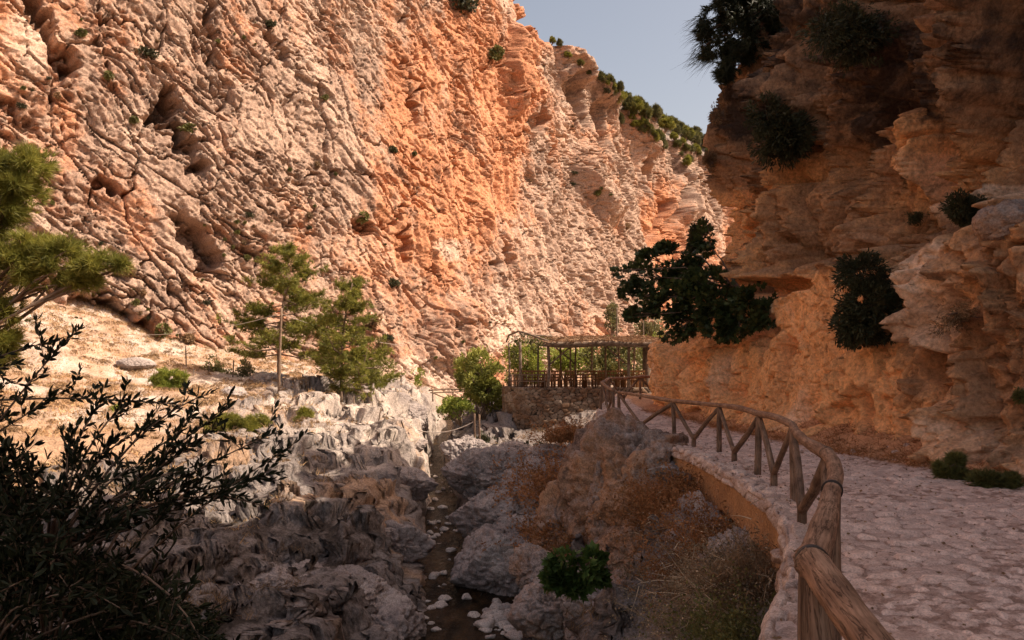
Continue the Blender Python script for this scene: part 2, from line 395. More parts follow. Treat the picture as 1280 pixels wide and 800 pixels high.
def right_cliff():
    def step(x,y):
        d=math.hypot(x,y);u=640+1000*x/max(y,1)
        return d*.0021 if (u<1330 and y>5) else d*.03+.05
    poly=[(20,-45),(14,-22),(10.5,-6),(9.8,3),(8.9,9),(7.75,12.2),(7.35,15),(7.0,19),(6.75,22.5),(5.7,25.3),(5.3,27),(5.8,28.8),(7.8,31.2),(14,35.5),(28,42),(55,50)]
    s,P,T=resample(poly,step)
    N=np.stack([-T[:,1],T[:,0]],1)
    h=np.r_[np.linspace(-1.2,9,390),np.linspace(9.03,18,150),np.linspace(18.4,30,26)]
    Sg,Hg=np.meshgrid(s.astype(f32),h.astype(f32),indexing='ij')
    Px=P[:,0][:,None];Py=P[:,1][:,None];Nx=N[:,0][:,None];Ny=N[:,1][:,None]
    hl=4.15+.5*fbm(Sg*.25,Sg*0,0,3,5)
    rec=1.15*ss(Hg,hl-.05,hl+.35)
    back=rec+.10*np.maximum(Hg-hl,0)+.05*Hg+.004*np.maximum(Hg-9,0)**2
    far=ss(Py,21.5,25.5)
    back+=far*1.0*ss(Hg,2.2,3.6)
    back-= .9*ss(Hg,6.0,9.5)*(1-ss(Hg,11,15))       # overhanging brow
    back-= .5*(1-ss(Hg,-.3,.9))                     # foot
    X0=Px-Nx*back;Y0=Py-Ny*back;Z0=Hg+np.zeros_like(X0)
    u,v=proj(X0,Y0,Z0)
    lower=1-ss(Hg,hl-.4,hl+.2)
    plaster=lower*(1-ss(u,1090,1150)*1.0)*ss(u,700,760)
    w1=fbm(Sg*.3,Hg*.3,0,3,22)*.8
    def layer(a,b,sa,sb,seed,amp,tamp):
        wu=fbm(a/sa*.9,b/sb*.9,0,3,seed)*.5
        F1,F2,r,t=facet(a/sa+wu,b/sb+wu*.8,seed)
        return ((r-.5)*amp*1.25+t*tamp*1.2)*ss(F2-F1,0,.09)-np.clip(.08-(F2-F1),0,.08)*amp*2.4
    c,q=math.cos(R(73)),math.sin(R(73))
    a1=Sg*c-(Hg+w1)*q;b1=Sg*q+(Hg+w1)*c
    D=.9*fbm(Sg*.16,Hg*.18,0,3,32)
    up=layer(a1,b1,5.5,1.5,11,1.2,1.5)+layer(a1,b1,2.6,.7,12,.45,.7)+layer(a1,b1,1.0,.30,13,.14,.24)+layer(a1,b1,.45,.17,46,.05,.10)
    def crk(a,b,sa,sb,seed,wd):
        wu=fbm(a/sa*1.3,b/sb*1.0,0,4,seed)*.5
        F1,F2,r,t=facet(a/sa+wu,b/sb+wu*.9,seed)
        return (1-ss(F2-F1,0,wd))*(r>.25)
    up=up*1.1-.9*crk(a1,b1,5.0,1.4,47,.07)-.4*crk(a1,b1,2.2,.7,48,.08)-.15*crk(a1,b1,.9,.4,50,.10)
    lo=layer(Sg+w1*.3,Hg,.85,1.1,14,.42,.6)+layer(Sg,Hg+w1*.3,.38,.34,15,.16,.22)+layer(a1,b1,.18,.16,16,.05,.07)
    pl=.26*fbm(Sg*.8,Hg*.35,0,4,35)-.12*(1-ss(np.abs(fbm(Sg*.8,Hg*.5,0,4,45)),0,.035))+layer(Sg+w1*.4,Hg,1.5,2.3,17,.28,.42)+layer(Sg,Hg+w1*.4,.55,.8,19,.07,.16)-.28*crk(Sg+w1*.3,Hg,1.2,2.6,49,.05)-.10*crk(Sg,Hg+w1,.6,.7,51,.06)+.10*fbm(Sg*2.4,Hg*.7,0,3,36,True)
    D=D*(1-.6*plaster)+up*(1-lower)+lower*(lo*(1-plaster)*1.15+pl*plaster)-(1-plaster)*.5*(1-ss(facet(a1/2.6+w1*.4,b1/1.1+w1*.3,18)[1]-facet(a1/2.6+w1*.4,b1/1.1+w1*.3,18)[0],0,.09))*ss(fbm(Sg*.35,Hg*.35,0,3,44),-.1,.15)
    D+=.06*fbm(Sg*3,Hg*3,0,3,37,True)*(1-.6*plaster)+.14*fbm(Sg*1.1,Hg*.4,0,4,40,True)*(1-plaster)-.30*plaster*ss(fbm(Sg*.5,Hg*.7,0,4,43),.12,.3)
    # columns of the bulge at the far end
    bz=(1-ss(u,900,960))*lower
    D+=bz*(.5*fbm(Sg*1.1,Hg*.22,0,3,38,True)+.25*fbm(Sg*.7,Hg*.9,0,3,39))
    D-=blobs(u,v,[(960,360,50,14,0,1.0),(1085,200,60,45,-40,.7),(975,175,45,50,0,.8),(1130,130,14,60,0,.7),(1200,150,40,70,10,.4),
        (1060,80,70,60,0,.5),(1120,400,18,50,0,.5),(1155,450,14,26,20,.5),(1080,520,10,40,0,.25)],seed=6,warp=9)
    D+=blobs(u,v,[(1270,250,45,20,0,.7),(1160,185,12,50,5,.45),(1190,330,60,50,0,.4),(905,300,40,60,0,.3),(845,450,18,50,0,.15),(1110,300,26,22,0,.5),
        (1030,95,26,60,20,.4),(1210,540,40,50,0,.3)],seed=8,warp=9)
    X=X0+Nx*D;Y=Y0+Ny*D;Z=Z0+.12*fbm(Sg,Hg,2.2,3,82)
    crest=np.interp(P[:,1],[-45,3,12,15.5,18,25,27.5,31,34.5,37.5,44],[30,28,24,19.5,16.5,15,15,15,14,8,7])[:,None]+1.0*fbm(s*.25,s*0,0,3,92)[:,None]
    over=np.maximum(Z-crest,0);Z=np.minimum(Z,crest+over*.2)
    X=X-Nx*over*1.4;Y=Y-Ny*over*1.4
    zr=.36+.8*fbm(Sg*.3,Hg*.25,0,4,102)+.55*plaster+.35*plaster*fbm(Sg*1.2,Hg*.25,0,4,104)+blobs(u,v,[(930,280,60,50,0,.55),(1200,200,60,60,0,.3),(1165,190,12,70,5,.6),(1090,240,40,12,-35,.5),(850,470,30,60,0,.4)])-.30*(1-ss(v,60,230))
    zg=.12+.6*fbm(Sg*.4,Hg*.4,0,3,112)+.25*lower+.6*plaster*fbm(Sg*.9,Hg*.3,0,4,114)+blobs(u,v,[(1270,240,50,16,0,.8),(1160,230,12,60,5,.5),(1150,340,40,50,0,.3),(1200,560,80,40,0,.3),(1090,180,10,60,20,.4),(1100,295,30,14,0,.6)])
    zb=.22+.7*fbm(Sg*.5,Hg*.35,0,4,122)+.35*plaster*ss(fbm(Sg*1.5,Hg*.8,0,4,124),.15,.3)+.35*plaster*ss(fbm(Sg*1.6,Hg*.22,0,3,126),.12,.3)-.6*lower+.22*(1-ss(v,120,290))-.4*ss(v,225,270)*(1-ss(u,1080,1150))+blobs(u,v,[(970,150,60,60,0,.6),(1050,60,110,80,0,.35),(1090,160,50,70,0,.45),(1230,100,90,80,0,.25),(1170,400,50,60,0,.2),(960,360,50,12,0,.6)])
    zone=np.stack([zr,zg,zb],-1).reshape(-1,3)
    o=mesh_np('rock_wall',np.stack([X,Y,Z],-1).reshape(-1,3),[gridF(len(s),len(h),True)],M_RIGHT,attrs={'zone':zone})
    tag(o,'shaded ochre rock wall rising beside the cobbled path','cliff',kind='structure')
    return np.stack([X,Y,Z],-1),s,P
RC,RCs,RCP=right_cliff()
# ---------------------------------------------------------------- ground
EDGE=np.array([(-.5,-6),(0.1,0),(.3,1),(.7,2.7),(1.32,4.3),(2.22,6.3),(2.76,8),(3.12,9.6),(3.36,12.1),(3.45,15.2),(3.25,17.6),(2.95,19.5),(2.6,22.8),(2.75,26),(3.5,30),(4.4,34),(6,40)])
def edge_x(Y): return np.interp(Y,EDGE[:,1],EDGE[:,0])
def path_z(Y): return np.interp(Y,[0,22,26,30,38],[0,0,.25,.46,.72])
ST={ # Y : knots (x,z) from the far left to the right
 -10:[(-60,9),(-45,6),(-25,0),(-12,-3),(-7,-3.8),(-4.6,-5.0),(-2.6,-5.0),(-1.8,-4.4),(-1.2,-3.6),(-.8,-2.2),(-.4,-.6),(14,-.6)],
 4:[(-60,9),(-45,6),(-24,0),(-10,-3),(-6,-3.7),(-4.2,-4.9),(-2.2,-4.9),(-1.4,-4.3),(-.4,-3.6),(.3,-2.4),(.9,-.9),(14,-.9)],
 8:[(-60,9),(-44,6),(-22,0),(-9,-2.8),(-5,-3.6),(-3.4,-4.8),(-1.4,-4.8),(-.6,-4.2),(.6,-3.6),(1.7,-2.5),(2.6,-.95),(14,-.9)],
 12:[(-60,9),(-42,6),(-20,0),(-8,-2.5),(-4.2,-3.3),(-2.6,-4.7),(-.7,-4.7),(.1,-4.0),(1.1,-3.4),(2.2,-2.1),(3.2,-1.05),(14,-.95)],
 16:[(-60,9),(-38,5),(-19,0),(-8,-2.3),(-4.1,-3.1),(-2.3,-4.6),(-.2,-4.6),(.3,-3.7),(1.1,-3.0),(2.1,-2.3),(3.1,-1.2),(14,-.9)],
 20:[(-60,10),(-34,5),(-18,-.1),(-8,-2.1),(-4.3,-2.9),(-2.1,-4.45),(0.0,-4.45),(.4,-3.6),(1.0,-2.7),(2.0,-1.9),(2.9,-.5),(14,-.4)],
 25:[(-60,10),(-33,5),(-18,.2),(-9,-1.6),(-4.3,-2.3),(-2.75,-4.2),(-1.5,-4.2),(-1.1,-3.4),(.8,-2.8),(1.8,-2.0),(2.7,-.4),(14,-.3)],
 30:[(-60,12),(-33,5),(-18,.6),(-9,-.9),(-4.4,-1.5),(-3.15,-4.0),(-2.05,-4.0),(-1.8,-3.0),(.2,-2.5),(2.0,-1.8),(3.2,-.4),(14,.1)],
 36:[(-60,14),(-32,6),(-20,1.2),(-10,-.1),(-4.5,-.9),(-3.7,-3.8),(-2.7,-3.8),(-2.4,-2.4),(-.6,-2.0),(2.6,-1.75),(4.3,-.3),(14,.4)],
 45:[(-60,18),(-33,8),(-19,1.9),(-10,.45),(-5.6,-.4),(-4.7,-3.4),(-3.9,-3.4),(-3.5,-1.8),(-1.5,-1.2),(1,-.6),(6,.4),(14,.8)],
 60:[(-60,20),(-30,9),(-14,2.8),(-9.5,1.3),(-6,.2),(-4.6,-1.8),(-3.9,-1.8),(-3.4,-.4),(-1,.2),(2,.5),(6,.8),(20,1.2)],
 90:[(-60,20),(-20,9),(-4,4),(0,2),(2,1.0),(3,0),(4,0),(5,.8),(7,1),(9,1.3),(14,1.6),(40,3)],
 170:[(-60,20),(-20,9),(0,6),(10,5),(20,4),(25,4),(30,4),(35,4),(40,4),(45,5),(55,6),(90,12)]}
def ground():
    tY=np.r_[np.linspace(-40,6,26),6*np.exp(np.arange(0,1,1/620.)*math.log(62/6.)),np.linspace(62.5,170,50)]
    t=np.r_[np.linspace(-3.2,-.70,40),np.linspace(-.697,.40,760),np.linspace(.42,2.6,30)]
    Yg,Tg=np.meshgrid(tY.astype(f32),t.astype(f32),indexing='ij')
    Xg=Tg*np.maximum(Yg,7)
    ys=sorted(ST);KX=np.array([[k[0] for k in ST[y]] for y in ys],float);KZ=np.array([[k[1] for k in ST[y]] for y in ys],float)
    # meander of the profile so that the banks are not straight
    Xw=Xg+(.55*fbm(Yg*.22,Xg*.15,0,3,201)+.18*fbm(Yg*.9,Xg*.8,0,3,205))*ss(Yg,7,14)
    Z=np.zeros_like(Xg);CR=np.zeros_like(Xg);BE=np.zeros_like(Xg)
    for i,y in enumerate(tY):
        kx=np.array([np.interp(y,ys,KX[:,j]) for j in range(12)]);kz=np.array([np.interp(y,ys,KZ[:,j]) for j in range(12)])
        Z[i]=np.interp(Xw[i],kx,kz)
        c=(kx[5]+kx[6])/2;CR[i]=(Xw[i]-c);BE[i]=np.abs(Xw[i]-c)-(kx[6]-kx[5])/2
    rock=ss(Xg+2.0*fbm(Xg*.15,Yg*.15,0,3,211),-13.5,-10.5)*(1-.8*ss(Yg,50,62))*ss(BE,-.15,.5)
    meadow=1-rock
    rock=rock*(1-.85*ss(Xg,1.5,2.1)*(1-ss(Yg,12,14)))
    east=ss(CR,0,1.0)
    def layer(a,b,sa,sb,seed,amp,tamp,cr=1.3):
        wu=fbm(a/sa*.9,b/sb*.9,0,3,seed)*.5
        F1,F2,r,tt=facet(a/sa+wu,b/sb+wu*.8,seed)
        return ((r-.25)*amp+tt*tamp)*ss(F2-F1,0,.32)
    c,q=math.cos(R(62)),math.sin(R(62))
    a1=Xg*c+Yg*q;b1=-Xg*q+Yg*c
    steep=1-.75*ss(np.abs(BE-.5),.9,.3)
    dz=(layer(a1,b1,3.2,1.9,21,.9,.9)+layer(a1,b1,1.3,.8,22,.42,.6)+layer(a1,b1,.5,.33,23,.07,.14)+layer(Xg,Yg,.22,.2,24,.03,.06))*steep+.75*fbm(Xg*.42,Yg*.38,0,4,219)-.25*(1-ss(np.abs(fbm(Xg*.5,Yg*.35,0,3,222)),0,.06))
    dz+=.12*fbm(Xg*.9,Yg*.9,Z*1.5,4,221,True)+.04*fbm(Xg*4,Yg*4,0,3,226,True)
    Z2=Z+rock*dz*(1.0-.7*ss(Xg,-.5,1.0)*ss(Yg,22,28))
    md=.5*fbm(Xg*.18,Yg*.18,0,3,231)+.18*fbm(Xg*.9,Yg*.9,0,3,235)+.10*fbm(Xg*3.2,Yg*3.2,0,3,236)
    hs=.62;zw=Z2+.35*fbm(Xg*.3,Yg*.3,0,3,223)+.10*fbm(Xg*1.4,Yg*1.4,0,3,224)
    tz=(np.floor(zw/hs)+ss(zw/hs-np.floor(zw/hs),.42,1.0))*hs-(zw-Z2)
    Z2=Z2+(tz-Z2)*.72*rock*(Xg<0)*ss(BE,.1,.6)
    Z2+=(1-rock)*md*ss(BE,0,2)
    Z2+=.10*fbm(Xg*2.2,Yg*2.2,0,3,241)*(1-ss(BE,-.1,.5))
    F1c,F2c,_r,_t=facet(a1/3.2+fbm(a1/3.2*.9,b1/1.9*.9,0,3,21)*.5,b1/1.9+fbm(a1/3.2*.9,b1/1.9*.9,0,3,21)*.4,21)
    # keep under the path
    ex=edge_x(Yg);lim=path_z(Yg)-.12
    ins=ss(Xg,ex-.35,ex+.15)*(Yg<32)
    Z2=np.where(ins>0,np.minimum(Z2,lim*ins+Z2*(1-ins)),Z2)
    # keep under the terrace floor
    ter=ss(Xg,-.9,-.3)*ss(Yg,38,40.5)*(1-ss(Yg,54,56))*(Xg<14)
    Z2=np.where(ter>.5,np.minimum(Z2,.45),Z2)
    # sideways jag on the steep banks
    gy_=np.abs(np.gradient(Z2,axis=0)/np.maximum(np.gradient(Yg,axis=0),1e-4))
    st=ss(np.maximum(np.abs(np.gradient(Z2,axis=1)/np.maximum(np.abs(np.gradient(Xg,axis=1)),1e-4)),gy_),.45,1.5)*rock
    Z3=Z2
    X3=Xg+st*(.50*fbm(Xg*.6,Yg*.5,Z3*1.1,3,251)+.26*fbm(Xg*.5,Yg*.5,Z3*2.6,4,255,True))
    Y3=Yg+st*(.25*fbm(Xg*.9,Yg*.9,Z3*1.6,3,261)+.16*fbm(Xg*1.3,Yg*.5,Z3*5.5,4,265,True))
    zr=meadow*ss(BE,-.1,.3)*.95+.25*east*ss(Xg,.3,1.8)+.5*east*fbm(Xg*.6,Yg*.6,0,3,271)+rock*(1-east)*.75*ss(fbm(Xg*.35,Yg*.35,0,4,276),.05,.35)
    zg=.12+.7*fbm(Xg*.25,Yg*.25,0,3,281)+.55*ss(Yg,23,31)-.5*east  # paler farther off: the sunlit part of the bank is painted in
    zb=.16+.36*(1-ss(Yg,20,27))*rock+.95*fbm(Xg*.5,Yg*.5,Z3,5,291,gain=.6)*(1-.7*meadow)-.1*meadow+.4*rock*(1-ss(F2c-F1c,0,.12))+.5*(1-ss(BE,0,.5))+.15*east  # near bank and rock creases darkened: shade put into the colour
    zone=np.stack([zr,zg,zb],-1).reshape(-1,3)
    o=mesh_np('ground',np.stack([X3,Y3,Z3],-1).reshape(-1,3),[gridF(len(tY),len(t),True)],M_GROUND,attrs={'zone':zone})
    tag(o,kind='structure')
    return np.stack([X3,Y3,Z3],-1)
G=ground()
_gr=G.reshape(-1,3)
def gz(x,y):
    """ground height"""
    m=(np.abs(_gr[:,0]-x)<.6)&(np.abs(_gr[:,1]-y)<.6);P=_gr[m]
    if len(P)==0:return 0.0
    return float(P[np.argmin((P[:,0]-x)**2+(P[:,1]-y)**2),2])
# ---------------------------------------------------------------- path
def cobble_mat():
    t=NT('cobbles');z=t.attr('zone');sp=t.n('ShaderNodeSeparateColor',Color=z.outputs['Color'])
    p=t.pos();n=t.noise(p,9,6,.65);n2=t.noise(p,55,4,.7);n0=t.noise(p,.8,4)
    st=t.mix(sp.outputs[1],(.47,.34,.285),(.76,.575,.485))
    st=t.mix(1.0,st,t.mix(t.ramp(n,.3,.7),(.78,.76,.76),(1.15,1.15,1.15)),'MULTIPLY')
    di=t.mix(t.ramp(n,.35,.65),(.27,.17,.13),(.50,.345,.28))
    c=t.mix(t.ramp(t.math('ADD',sp.outputs[0],t.math('MULTIPLY',t.math('SUBTRACT',n,.5),.4)),.26,.44),di,st)
    c=t.mix(t.ramp(t.math('ADD',sp.outputs[2],t.math('MULTIPLY',t.math('SUBTRACT',n0,.5),.6)),.25,.7),c,t.mix(t.ramp(n,.3,.7),(.44,.21,.10),(.66,.36,.19)))
    c=t.mix(1.0,c,t.mix(t.ramp(n2,.35,.6),(.72,.7,.7),(1.12,1.12,1.12)),'MULTIPLY')
    b=t.n('ShaderNodeBump',Strength=.6,Distance=.012,Height=t.math('ADD',n,t.math('MULTIPLY',n2,.5)))
    t.bsdf(c,.8,b.outputs[0],.3);return t.m
M_COB=cobble_mat()
def cliff_x(Y):
    ok=(RCP[:,1]>-20)&(RCP[:,1]<27)
    return np.interp(Y,RCP[ok,1],RCP[ok,0])
def path():
    ys=[-8.0]
    while ys[-1]<34:
        y=ys[-1];ys.append(y+(.25 if y<3.2 else min(max(y*y*.00075,.012),.05)))
    ys=np.array(ys);m=460
    tt=np.linspace(0,1,m)
    Yg,Tg=np.meshgrid(ys.astype(f32),tt.astype(f32),indexing='ij')
    e=edge_x(ys)[:,None];c=np.where(ys<26,cliff_x(ys)+1.2,cliff_x(np.minimum(ys,26.0))+1.2+(ys-26)*1.4)[:,None]
    Xg=e+Tg*(c-e)
    wx=.10*fbm(Xg*1.6,Yg*1.6,0,3,301);wy=.10*fbm(Xg*1.6,Yg*1.6,4.4,3,305)
    F1,F2,r,tl=facet((Xg+wx)/(.235),(Yg+wy)/.17,31)
    e1=np.clip((F2-F1),0,1)
    dome=1-(1-np.clip(e1/.42,0,1))**2.2
    G1,G2,r2,tl2=facet((Xg+wy)/.085,(Yg+wx)/.07,32)
    peb=1-(1-np.clip((G2-G1)/.5,0,1))**2
    small=ss(fbm(Xg*.9,Yg*.6,0,3,309),-.05,.22)          # patches of small gravel
    dirt=ss(Xg-cliff_x(np.minimum(Yg,26)),-1.5,-.7)
    dirt=np.clip(dirt+.35*fbm(Xg*.8,Yg*.5,0,3,315)*ss(dirt,0,.2),0,1)
    fr=.35*(1-ss(Xg-e,.15,.7))*ss(fbm(Xg*1.5,Yg*1.5,0,3,317),-.2,.2)
    cob=(1-dirt)*(1-.65*small)
    z=path_z(Yg)+cob*(.046*dome*(.5+.7*r)+.03*tl*dome)+(small*.014+.004)*peb*(1-dirt)*(.4+r2)
    z+=.03*fbm(Xg*.6,Yg*.6,0,3,321)+dirt*(.10+.09*fbm(Xg*1.7,Yg*1.7,0,4,325)+.018*peb*r2)
    z+=.45*ss(Xg-cliff_x(np.minimum(Yg,26)),-.9,.6)*(Yg<27)
    z+=.006*fbm(Xg*9,Yg*9,0,2,331)
    zr=np.clip(dome*1.2-.15,0,1)*cob+small*(1-dirt)*(r2>.55)*peb*.9
    zg=np.where(small>.5,r2,r)*.9+.1
    zone=np.stack([zr,zg,dirt*.9+fr],-1).reshape(-1,3)
    o=mesh_np('path',np.stack([Xg,Yg,z],-1).reshape(-1,3),[gridF(len(ys),m,True)],M_COB,attrs={'zone':zone})
    tag(o,kind='structure')
path()
# rough kerb of stones and mortar along the drop, with the side face of the path slab
def kerb():
    ys=[-6.0]
    while ys[-1]<36:
        y=ys[-1];ys.append(y+max(.0022*abs(y),.008))
    ys=np.array(ys)
    prof=[(.36,.010),(.31,.028),(.25,.036),(.18,.040),(.10,.042),(.03,.040),(-.02,.03),(-.035,.0),(-.04,-.04),(-.042,-.09),(-.042,-.13)]
    pr=[]
    for a,b in zip(prof[:-1],prof[1:]):
        for k in range(5):pr.append((a[0]+(b[0]-a[0])*k/5,a[1]+(b[1]-a[1])*k/5))
    pr=np.array(pr+[prof[-1]])
    e=edge_x(ys);te=np.gradient(e,ys);nn=np.sqrt(1+te*te);nx=1/nn;ny=-te/nn
    Yg,K=np.meshgrid(ys.astype(f32),np.arange(len(pr)),indexing='ij')
    off=pr[:,0][None];zz=pr[:,1][None]
    L=Yg;a=off-zz
    F1,F2,r,tl=facet(L/.26+.5*fbm(L*2,a*2,0,2,401),a/.17+.5*fbm(L*2,a*2,3,2,403),41)
    dome=1-(1-np.clip((F2-F1)/.35,0,1))**2
    w=ss(K,0,9)*(.6+.4*(1-ss(K,46,50)))
    d=w*(dome*(.015+.05*r)-.02+.03*tl)+w*.02*fbm(L*6,a*6,0,3,405)
    nz=ss(zz,-.05,.05)
    X=(e[:,None]+nx[:,None]*off)-nx[:,None]*d*(1-nz)+.05*fbm(L*1.3,L*0,0,3,407)*(off<.15)
    Y=Yg+ny[:,None]*(off-d*(1-nz));Z=path_z(Yg)+zz+d*nz
    zone=np.stack([.15+.35*(1-dome),.35+.6*r*dome,.25-.5*dome+.1*r],-1).reshape(-1,3)
    o=mesh_np('kerb',np.stack([X,Y,Z],-1).reshape(-1,3),[gridF(len(ys),len(pr))],M_KERB,attrs={'zone':zone})
    tag(o,kind='structure')
    # slab face, ochre mortar, deepest over the hollow
    ys2=ys[(ys>8.2)&(ys<16.6)];e=edge_x(ys2)
    dep=np.interp(ys2,[-5,5.5,6.5,7.5,9,14.5,16,17],[1.2,1.2,.95,.8,.70,.66,.58,.3])+.04*fbm(ys2*2,ys2*0,0,3,411)
    k=np.linspace(0,1,46)
    Yg,K=np.meshgrid(ys2.astype(f32),k.astype(f32),indexing='ij')
    Zr=-.10-K*(dep[:,None]-.10)
    pts=.018*fbm(Yg*2.5,Zr*2.5,0,4,413)+.008*fbm(Yg*12,Zr*12,0,3,415,True)
    X=e[:,None]-.02+pts+.06*ss(K,.93,1.0);
    zone=np.stack([.75+.5*fbm(Yg*1.2,Zr*3,0,3,417),.15+.6*fbm(Yg*2,Zr*1,0,3,418),.05+.35*K+.5*fbm(Yg*3,Zr*.6,0,3,419)],-1)
    # underside
    Xu=np.concatenate([X,X[:,-1:]+.6,X[:,-1:]+2.6],1);Yu=np.concatenate([Yg,Yg[:,:2]],1);Zu=np.concatenate([Zr,Zr[:,-1:]+.0,Zr[:,-1:]+.0],1)
    zone=np.concatenate([zone,zone[:,-2:]],1).reshape(-1,3)
    o=mesh_np('path_slab',np.stack([Xu,Yu,Zu],-1).reshape(-1,3),[gridF(len(ys2),48)],M_MORTAR,attrs={'zone':zone})
    tag(o,kind='structure')
    ys3=ys[(ys>-5)&(ys<8.6)];e=edge_x(ys3);k=np.linspace(0,1,130)
    Yg,K=np.meshgrid(ys3.astype(f32),k.astype(f32),indexing='ij');Zr=-.07-K*2.0
    w_=.5*fbm(Yg*1.2,Zr*1.2,0,3,421)
    F1,F2,r,tl=facet(Yg/.42+w_,Zr/.26+w_*.7,42)
    G1,G2,r2,t2=facet(Yg/.17+w_,Zr/.13,43)
    dd=(1-(1-np.clip((F2-F1)/.3,0,1))**2)*(.05+.16*r)+.05*tl+.04*r2*(1-(1-np.clip((G2-G1)/.3,0,1))**2)+.10*fbm(Yg*1.1,Zr*1.1,0,4,423)
    X=e[:,None]+.05-dd*.7-.04*K
    X=np.where(K<.02,e[:,None]-.01,X)
    zone=np.stack([.35+.8*fbm(Yg,Zr,0,3,424),.25+.5*r,.45-.7*np.clip((F2-F1)/.25,0,1)+.25*K],-1).reshape(-1,3)
    o=mesh_np('retaining_masonry',np.stack([X,Yg,Zr],-1).reshape(-1,3),[gridF(len(ys3),130)],M_KERB,attrs={'zone':zone})
    tag(o,kind='structure')
M_KERB=rockmat('kerb_stone',(.46,.35,.30),(.40,.25,.17),(.66,.53,.46),(.18,.125,.10),sc=5,bump=.6,dist=.02)
M_MORTAR=rockmat('ochre_mortar',(.33,.21,.14),(.46,.26,.13),(.50,.36,.25),(.15,.09,.06),sc=4,bump=.5,dist=.015)
kerb()
# ---------------------------------------------------------------- water
def water():
    ys=np.arange(3,75,.12);k=np.linspace(0,1,14)
    yy=sorted(ST)
    cl=np.interp(ys,yy,[ST[y][5][0] for y in yy]);cr=np.interp(ys,yy,[ST[y][6][0] for y in yy]);z=np.interp(ys,yy,[ST[y][5][1] for y in yy])
    z=z+.20
    Yg,K=np.meshgrid(ys,k,indexing='ij')
    X=(cl-.9)[:,None]+K*((cr-cl)+1.8)[:,None]
    Z=z[:,None]+.006*fbm(X*3,Yg*2,0,2,501)
    t=NT('stream_water');p=t.pos()
    mp=t.n('ShaderNodeMapping',Vector=p);mp.inputs['Scale'].default_value=(1.0,.45,1)
    n=t.math('ADD',t.noise(mp.outputs[0],3.2,5,.6,.8),t.math('MULTIPLY',t.noise(p,9,3),.3));n2=t.noise(mp.outputs[0],1.6,6,.7)
    c=t.mix(t.ramp(n2,.35,.65),(.006,.005,.003),(.055,.032,.016))
    fo=t.ramp(t.noise(mp.outputs[0],2.6,8,.75,.8),.62,.70)
    c=t.mix(fo,c,(.30,.26,.23))
    b=t.n('ShaderNodeBump',Strength=1.0,Distance=.20,Height=n)
    t.bsdf(c,.12,b.outputs[0],.5,IOR=1.12)
    o=mesh_np('stream_water',np.stack([X,Yg,Z],-1).reshape(-1,3),[gridF(len(ys),14,True)],t.m)
    tag(o,kind='structure')
water()
# ---------------------------------------------------------------- distant hill
def hill():
    x=np.linspace(-8,75,320);y=np.linspace(128,215,120)
    Xg,Yg=np.meshgrid(x.astype(f32),y.astype(f32),indexing='ij')
    ridge=np.interp(Xg/165*1000+640,[600,700,760,800,870,905,1000,1200],[70,65,58,53,47.5,45,40,38])
    Z=ridge*(1-((Yg-165)/42)**2*.9)-0.0
    Z+=1.2*fbm(Xg*.06,Yg*.06,0,3,601)
    F1,F2,r,tl=facet(Xg/5,Yg/5,61);Z+=((r-.5)*1.6+tl*1.4)*ss(F2-F1,0,.3)
    F1,F2,r,tl=facet(Xg/1.8,Yg/1.8,62);Z+=(r-.5)*.9+tl*.8
    Z=np.maximum(Z,-3)
    zone=np.stack([.0+.5*fbm(Xg*.1,Yg*.1,0,3,611),.5+.5*fbm(Xg*.2,Yg*.2,0,3,612),.25+.6*fbm(Xg*.15,Yg*.15,0,3,613)],-1).reshape(-1,3)
    o=mesh_np('hill',np.stack([Xg,Yg,Z],-1).reshape(-1,3),[gridF(320,120,True)],M_HILL,attrs={'zone':zone})
    tag(o,kind='structure')
    return np.stack([Xg,Yg,Z],-1)
M_HILL=rockmat('far_hillside_rock',(.30,.235,.20),(.34,.21,.13),(.38,.31,.27),(.10,.10,.05),sc=.4,bump=.8,dist=.5)
HL=hill()
# ================================================================ PLANTS
TQ=lambda *f:[np.array(f)]
LANCE=(np.array([[0,0,0],[.15,.38,.05],[.12,.72,.03],[0,1,-.06],[-.12,.72,.03],[-.15,.38,.05]]),[np.array([[0,1,2,3],[0,3,4,5]])])
OVAL=(np.array([[0,0,0],[.30,.45,.07],[0,1,0],[-.30,.45,.07]]),[np.array([[0,1,2],[0,2,3]])])
def _fig():
    a=[(0,0),(.22,.10),(.50,.12),(.36,.34),(.62,.62),(.26,.60),(0,1.05),(-.26,.60),(-.62,.62),(-.36,.34),(-.50,.12),(-.22,.10)]
    V=np.array([[0,.35,.05]]+[[x,y,-.10*abs(x)] for x,y in a])
    n=len(a);return V,[np.array([[0,1+i,1+(i+1)%n] for i in range(n)])]
FIGL=_fig()
def _tuft(n=9,w=.035,spread=.55,seed=1):
    r=np.random.RandomState(seed);V=[];F=[]
    for i in range(n):
        d=np.array([r.normal()*spread,1,r.normal()*spread]);d/=np.linalg.norm(d)
        s=np.cross(d,r.normal(size=3));s/=np.linalg.norm(s)
        l=r.uniform(.75,1.1);k=len(V)
        V+=[s*w,-s*w,d*l];F.append([k,k+1,k+2])
    return np.array(V),[np.array(F)]
TUFT=_tuft()
TUFTW=_tuft(8,.065,.6,3)
